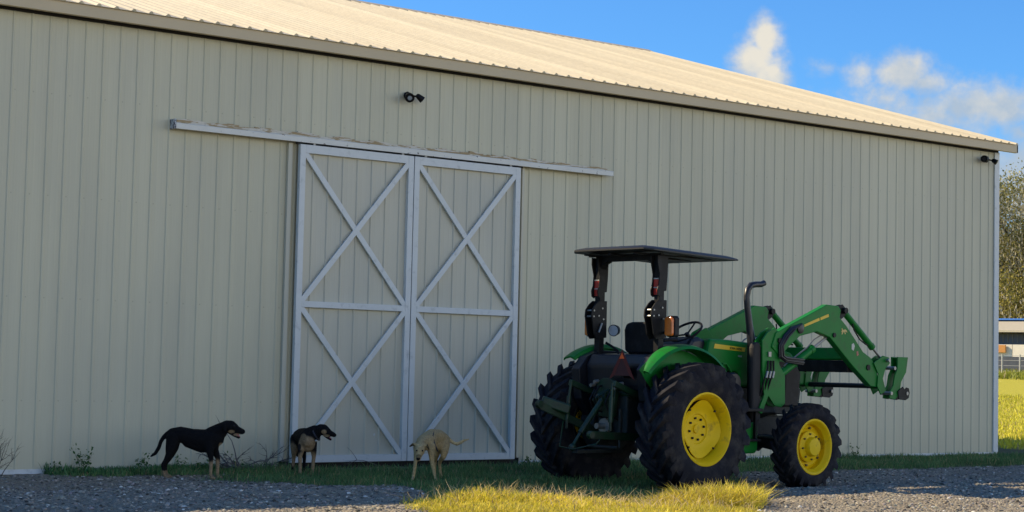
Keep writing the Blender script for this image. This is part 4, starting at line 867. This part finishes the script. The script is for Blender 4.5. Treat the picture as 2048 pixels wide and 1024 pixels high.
def blend(co, regions, base):
    C = np.repeat(base[None], len(co), 0).astype(float)
    nz = .25*wob(co[:, 0]*8, co[:, 2]*8+co[:, 1]*5, 1.5, 2)
    for (c_, r_, colr_) in regions:
        d_ = np.sqrt((((co-np.array(c_))/np.array(r_))**2).sum(1))+nz*.35; f = (1-sstep(.8, 1.1, d_))[:, None]; C = C*(1-f)+np.array(colr_)[None]*f
    return C
# dog 1: black, side on, facing right. units: m
d1 = [
  [(-.21, 0, .50, .085, .85), (-.12, 0, .505, .098, .9), (.02, 0, .475, .105, .9), (.14, 0, .455, .122, .88), (.23, 0, .455, .125, .85), (.30, 0, .47, .095, .8)],   # trunk
  [(-.02, 0, .44, .09, .85), (.12, 0, .40, .10, .8), (.24, 0, .40, .10, .8)],                                # deep chest
  [(.24, 0, .52, .090, .8), (.33, 0, .570, .082, .8), (.395, 0, .605, .072, .85)],                                # neck
  [(.27, 0, .46, .08, .8), (.36, 0, .535, .062, .8)],
  [(.415, 0, .612, .076, .9), (.46, 0, .612, .074, .9), (.495, 0, .600, .060, .85), (.535, 0, .578, .045, .85), (.585, 0, .560, .038, .85), (.602, 0, .556, .032, .9)],                      # skull + muzzle
  [(.455, 0, .565, .042, .8), (.515, 0, .515, .027, .8), (.560, 0, .490, .019, .8)],                                  # open lower jaw
  [(-.27, 0, .50, .045, .8), (-.32, 0, .47, .026), (-.35, 0, .42, .024), (-.37, 0, .35, .024), (-.41, 0, .28, .022), (-.46, 0, .245, .012)],   # tail
]
for s_, dx in ((-1, .0), (1, .035)):
    d1.append([(-.20, s_*.045, .46, .085, .7), (-.215, s_*.06, .36, .070, .7), (-.235, s_*.065, .275, .045, .8), (-.27, s_*.065, .205, .030), (-.305-dx*.0, s_*.065, .155, .025), (-.295, s_*.065, .10, .020), (-.285, s_*.065, .045, .019), (-.270, s_*.065, .018, .022), (-.235, s_*.065, .012, .018)])
    fx = .255+dx*1.6
    d1.append([(.22+dx, s_*.06, .42, .075, .6), (.235+dx, s_*.07, .33, .048, .8), (fx, s_*.07, .24, .030), (fx, s_*.07, .15, .024), (fx, s_*.07, .05, .020), (fx+.015, s_*.07, .018, .023), (fx+.045, s_*.07, .012, .018)])
def ears1(mb):
    for s_ in (-1, 1):
        chain(mb, [(.410, s_*.055, .655, .024, .6), (.395, s_*.080, .620, .030, .45), (.41, s_*.086, .570, .022, .45), (.42, s_*.084, .545, .012, .5)])
def c1(co):
    return blend(co, [((.27, 0, .08), (.16, .2, .16), TAN), ((-.28, 0, .04), (.14, .2, .10), TAN*.75), ((.345, 0, .42), (.03, .05, .05), TAN*.9), ((.475, 0, .558), (.045, .09, .024), TAN*1.1), ((.54, 0, .52), (.05, .06, .02), TAN*.8),
                      ((-.285, 0, .13), (.05, .2, .05), BLK)], BLK)
dog1 = dog_body(d1, 'dog', c1, fur, (9.78, -1.30, float(ground_z(9.78, -1.30))), CAMR, 'black dog with tan feet and open mouth standing side on at far left', ears1)
MB().ball((.545, 0, .517), (.040, .018, .009), 2, Matrix.Rotation(math.radians(38), 3, 'Y')).build('tongue', pinkm, dog1, smooth=True)
mb = MB()
for s_ in (-1, 1): mb.ball((.508, s_*.046, .622), .010, 2)
sep(mb, 'eye', eyem, dog1, smooth=True)
# dog 2: black and tan, coming towards the camera, head turned right.  x = image right, y = away
d2 = [
  [(-.14, .34, .46, .085), (-.10, .20, .47, .095), (-.04, .06, .47, .105), (.01, -.04, .46, .112), (.02, -.08, .42, .10)],
  [(-.02, .04, .42, .09), (.02, -.05, .36, .085)],
  [(.03, -.04, .50, .09), (.09, -.05, .54, .075), (.15, -.06, .55, .062)],
  [(.06, -.08, .44, .07), (.13, -.08, .51, .055)],
  [(.165, -.06, .565, .066), (.205, -.065, .565, .064), (.24, -.07, .548, .052), (.285, -.08, .520, .038), (.33, -.09, .502, .031), (.345, -.092, .498, .026)],
  [(.21, -.07, .515, .032), (.265, -.08, .463, .020), (.30, -.085, .440, .014)],
  [(-.17, .38, .46, .03), (-.19, .42, .38, .022), (-.18, .44, .28, .020), (-.17, .45, .20, .012)],
  [(-.05, -.06, .40, .060), (-.065, -.08, .30, .042), (-.072, -.09, .22, .027), (-.068, -.09, .14, .023), (-.066, -.09, .05, .021), (-.064, -.105, .02, .024), (-.064, -.13, .014, .019)],
  [(.07, -.03, .40, .058), (.085, -.02, .30, .040), (.088, .0, .22, .027), (.080, .0, .14, .023), (.076, -.0, .05, .021), (.078, -.015, .02, .024), (.08, -.04, .014, .019)],
  [(-.17, .32, .42, .085), (-.185, .30, .33, .060), (-.195, .30, .25, .036), (-.20, .34, .18, .026), (-.205, .33, .10, .021), (-.205, .32, .03, .021), (-.205, .29, .014, .019)],
  [(-.08, .34, .42, .080), (-.08, .32, .33, .055), (-.075, .32, .25, .034), (-.07, .36, .18, .025), (-.07, .35, .10, .021), (-.07, .34, .03, .021), (-.07, .31, .014, .019)],
]
def ears2(mb):
    for s_ in (-1, 1): chain(mb, [(.165, -.06+s_*.048, .59, .02), (.15, -.06+s_*.065, .56, .022), (.155, -.065+s_*.072, .525, .013)])
def c2f(co):
    return blend(co, [((.01, -.14, .38), (.115, .12, .105), TAN*.95), ((-.035, -.17, .44), (.05, .1, .08), TAN*.7), ((0, -.05, .10), (.16, .16, .22), TAN), ((-.2, .3, .25), (.06, .1, .17), TAN*.75), ((.215, -.12, .535), (.035, .06, .03), TAN), ((.24, -.1, .49), (.05, .08, .018), TAN*.8),
                      ((-.085, -.14, .345), (.03, .06, .05), BLK*3)], BLK)
dog2 = dog_body(d2, 'dog', c2f, fur, (11.46, -1.13, float(ground_z(11.46, -1.13))), CAMR, 'black and tan dog with tan chest before the left door leaf, head turned right', ears2)
MB().ball((.285, -.083, .466), (.034, .012, .007), 2, Matrix.Rotation(math.radians(38), 3, 'Y')).build('tongue', pinkm, dog2, smooth=True)
MB().ball((.245, -.110, .565), .009, 2).build('eyes', eyem, dog2, smooth=True)
mb = MB(); c = Vector((.115, -.06, .50)); dn = Vector((.75, -.1, .45)).normalized(); e1 = dn.orthogonal().normalized(); e2 = dn.cross(e1)
mb.tube([tuple(c+(e1*math.cos(a_)+e2*math.sin(a_))*.079) for a_ in np.linspace(0, 2*PI, 25)], .010, 6, cap=False); cl_ = mb.build('collar', collarm, dog2, smooth='auto')
MB().ball((.125, -.15, .425), (.016, .006, .016), 2).build('tag', steel, cl_, smooth=True)
# dog 3: tan, facing the camera with lowered head, rump swung to the right
d3 = [
  [(-.03, .04, .43, .100), (.04, .16, .475, .100), (.12, .27, .475, .092), (.18, .34, .44, .085)],
  [(-.05, -.04, .42, .092), (.02, .03, .44, .098)],
  [(.08, .20, .40, .075), (.17, .30, .39, .080)],
  [(-.06, -.08, .43, .066), (-.075, -.15, .40, .058), (-.08, -.19, .38, .056)],
  [(-.08, -.21, .362, .066), (-.08, -.235, .345, .064), (-.085, -.265, .305, .044), (-.09, -.30, .268, .034), (-.092, -.312, .255, .029)],
  [(-.12, -.04, .38, .055), (-.13, -.06, .30, .036), (-.138, -.07, .22, .026), (-.145, -.075, .14, .022), (-.158, -.08, .05, .020), (-.165, -.095, .02, .023), (-.17, -.12, .014, .018)],
  [(.05, -.03, .38, .060), (.055, -.06, .29, .038), (.065, -.07, .20, .026), (.085, -.07, .13, .022), (.105, -.08, .05, .020), (.115, -.095, .02, .024), (.12, -.12, .014, .019)],
  [(.19, .30, .40, .080), (.20, .24, .33, .056), (.19, .22, .26, .036), (.15, .30, .215, .026), (.14, .34, .17, .022), (.15, .36, .10, .020), (.165, .35, .03, .020), (.175, .32, .014, .018)],
  [(.12, .36, .38, .065), (.10, .34, .28, .040), (.08, .40, .20, .025), (.08, .39, .10, .020), (.08, .38, .03, .02), (.08, .35, .014, .018)],
  [(.25, .38, .45, .026), (.30, .38, .415, .020), (.35, .37, .40, .021), (.40, .36, .42, .021), (.44, .35, .445, .016), (.50, .35, .46, .008)],
]
def ears3(mb):
    chain(mb, [(-.125, -.215, .405, .022), (-.165, -.215, .410, .018), (-.205, -.22, .385, .010)]); chain(mb, [(-.035, -.215, .405, .022), (.005, -.215, .400, .018), (.03, -.22, .36, .011)])
CRM = np.array([.46, .33, .16])
def c3f(co):
    return blend(co, [((-.185, -.215, .395), (.045, .05, .030), CRM*.18), ((.020, -.215, .38), (.030, .05, .045), CRM*.18), ((-.092, -.335, .262), (.026, .03, .024), BLK), ((-.088, -.30, .285), (.032, .05, .022), CRM*.45), ((-.08, -.25, .40), (.03, .08, .02), CRM*1.25), ((.40, .36, .43), (.2, .1, .04), CRM*1.4), ((0, -.1, .12), (.3, .12, .18), CRM*1.15)], CRM)
dog3 = dog_body(d3, 'dog', c3f, fur, (12.31, -2.44, float(ground_z(12.31, -2.44))), CAMR, 'tan dog facing the camera with head lowered before the right door leaf', ears3)
mb = MB()
for s_ in (-1, 1): mb.ball((-.080+s_*.034, -.288, .345), .011, 2)
sep(mb, 'eye', eyem, dog3, smooth=True)
dog3.scale = (.98, 1, 1.08); dog3.location.x += .03; dog3.location.y -= .02
mb = MB(); mb.tube([(.075, .05, .545), (.065, -.02, .50), (.085, -.045, .42), (.12, -.045, .355), (.135, -.02, .32)], [.004, .007, .009, .009, .005], 8); mb.build('flank_line', collarm, dog3, smooth='auto')  # thin dark line down the dog's flank

# ------------------------------------------------------------------ beyond the barn, at right
def far_frame(x_, y_):     # local frame for the far shed
    return x_, y_
Z0 = 1.56
shed = empty('shed', (90, 46.5, Z0), 'low far shed with pale metal roof and grey ribbed wall beyond the field', 'shed', rz=math.radians(-76))
def sp_(mb, nm, m, **k): return mb.build(nm, m, shed, **k)
mb = MB(); mb.hexa((-9, 0, 0), (14, .2, 2.55)); mb.hexa((-9, .2, 0), (-8.8, 8, 2.55)); mb.hexa((13.8, .2, 0), (14, 8, 2.55)); mb.hexa((-8.8, 7.8, 0), (13.8, 8, 2.55))
sp_(mb, 'wall', mat('shedwall', (.13, .13, .14), .7, var=.1, vscale=2))
mb = MB()
for i in range(76): mb.hexa((-8.95+.3*i, -.03, 1.95), (-8.95+.3*i+.07, -.001, 2.5))
sp_(mb, 'wall_ribs', mat('shedrib', (.20, .18, .15), .7))
mb = MB(); mb.prism([(-.9, 2.60), (-.9, 2.72), (4, 3.5), (8.9, 2.72), (8.9, 2.60), (4, 3.38)], 'x', -9.6, 14.6); sp_(mb, 'roof', mat('shedroof', (.50, .44, .32), .5, var=.08))
mb = MB(); mb.prism([(3.2, 3.47), (4, 3.60), (4.8, 3.47), (4, 3.52)], 'x', -9.6, 14.6); sp_(mb, 'ridge_tarp', mat('tarp', (.05, .18, .50), .5, var=.3, vscale=1, c2=(.6, .6, .6), c2scale=.8, c2lo=.58, c2hi=.6))
mb = MB()
for i in range(23):
    mb.hexa((-9+i, -1.25, 1.12), (-9+i+.97, -1.20, 1.85))
pf = tag(mb.build('panel_fence', mat('panelwhite', (.72, .66, .55), .7, var=.1, vscale=1.5)), 'row of white sheet panels standing in front of the far shed', 'panels'); pf.location = shed.location; pf.rotation_euler = shed.rotation_euler
mb = MB(); mb.hexa((-9, -1.27, 0), (14, -1.19, 1.1)); mb.build('lower_panel', mat('lowpan', (.07, .08, .10), .8, var=.2, vscale=3), pf)
mb = MB(); mb.hexa((-1.15, -1.42, 1.36), (-.38, -1.30, 1.82)); ob = tag(mb.build('orange_board', mat('board', (.55, .24, .06), .7), bevel=.01), 'orange board hung on the white panels by the barn corner', 'board'); ob.location = shed.location; ob.rotation_euler = shed.rotation_euler
fence = empty('wire_fence', (84, 43.5, 1.5), 'thin wire fence with slim pale posts across the far field', 'fence', rz=math.radians(-76))
for i in range(-4, 8):
    MB().tube([(i*1.05-.9, 0, -.1), (i*1.05-.9, 0, 1.25)], .045, 8).build('post', mat('fpost', (.5, .48, .42), .8), fence)
mb = MB()
for zz in (.3, .6, .9, 1.18): mb.tube([(-5.2, 0, zz), (6.5, 0, zz)], .012, 5)
mb.build('wire', mat('wire', (.35, .35, .34), .5), fence)

leafm = attr_mat('leaf', .65, trans=.3, spec=.2)
def oak(x0, y0, H_, Rc, label, nl, c_a, c_b, moss=.4, seed=1, z0=1.5, name='oak_tree'):
    r_ = empty(name, (x0, y0, z0), label, 'tree', 'trees beyond the far shed'); rg = np.random.default_rng(seed)
    mb = MB(); mb.tube([(0, 0, -.3), (.1, 0, H_*.15), (0, .2, H_*.32)], [.45, .36, .3], 10)
    tips = []
    for k in range(9):
        a_ = k*2*PI/9+rg.uniform(-.3, .3); L_ = Rc*rg.uniform(.55, .95); up = H_*rg.uniform(.15, .55)
        p0 = Vector((0, .2, H_*rg.uniform(.2, .34))); p3 = Vector((math.cos(a_)*L_, math.sin(a_)*L_, p0.z+up)); mid = p0.lerp(p3, .5)+Vector((0, 0, up*.15))
        mb.tube([p0, mid, p3], [.2, .12, .04], 7); tips += [mid, p3]
        for j in range(3):
            q3 = mid.lerp(p3, rg.uniform(.2, .9))+Vector(rg.normal(0, Rc*.18, 3)); mb.tube([mid.lerp(p3, .3), q3], [.07, .02], 5); tips.append(q3)
    mb.build('trunk', mat('bark', (.10, .085, .07), .9, var=.3, bump=.5, bscale=8), r_, smooth='auto')
    cs = [np.array(t_) for t_ in tips]
    for k in range(60):
        u = rg.normal(0, 1, 3); u /= np.linalg.norm(u); cs.append(np.array([u[0]*Rc*.85, u[1]*Rc*.85, H_*.60+u[2]*H_*.36])*np.array([1, 1, 1]))
    cs = np.array(cs); cs = cs[cs[:, 2] > H_*.12]; ci = rg.integers(0, len(cs), nl)
    c = cs[ci]+rg.normal(0, 1, (nl, 3))*np.array([.75, .75, .6]); hang = rg.random(nl) < moss; c[:, 2] -= np.where(hang, rg.random(nl)*1.8, 0)
    sz = rg.uniform(.05, .12, nl); u = rg.normal(0, 1, (nl, 3)); u[hang] = np.array([0, 0, 1])+rg.normal(0, .15, (hang.sum(), 3)); u /= np.linalg.norm(u, axis=1)[:, None]
    v = np.cross(u, rg.normal(0, 1, (nl, 3))); v /= np.linalg.norm(v, axis=1)[:, None]
    lu = np.where(hang, sz*1.7, sz)[:, None]*u; lv = np.where(hang, sz*.5, sz*.65)[:, None]*v
    V = np.stack([c-lu, c+lv, c+lu, c-lv], 1).reshape(-1, 3); Fl = np.arange(nl*4)
    tint_ = rg.uniform(.7, 1.3, len(cs))[ci][:, None]; f = rg.random((nl, 1)); C = (np.array(c_a)*(1-f)+np.array(c_b)*f)*tint_; C[hang] = np.array([.44, .40, .29])*rg.uniform(.7, 1.2, (hang.sum(), 1))
    np_mesh('crown', V, Fl, np.full(nl, 4), leafm, np.repeat(C, 4, 0), parent=r_)
oak(106, 57, 14.6, 7.0, 'moss hung oak with open pale crown right behind the far shed', 80000, (.10, .11, .03), (.34, .30, .10), .30, 11)
oak(118, 56, 13, 6.5, 'second oak to the right of the open crowned oak', 50000, (.10, .11, .03), (.28, .25, .07), .15, 12)
oak(116, 72, 14, 7.5, 'oak standing further back on the left behind the barn end', 13000, (.055, .07, .02), (.15, .14, .04), .15, 13)
oak(101, 52, 7.5, 4.2, 'short bushy olive tree close behind the far shed roof', 50000, (.10, .105, .025), (.36, .30, .07), .25, 14, name='bushy_tree')
oak(108, 46, 9, 5, 'rounded olive tree at the right behind the far shed', 40000, (.10, .105, .025), (.34, .29, .07), .25, 15, name='bushy_tree')
leafy('far_bush', [(80.2, 44.6, 4.0), (81.5, 43.4, 3.0)], ['dark green bush at the foot of the wire fence by the barn corner', 'smaller green bush along the wire fence'], size=.10, n=420, hh=.22, cat='bush')
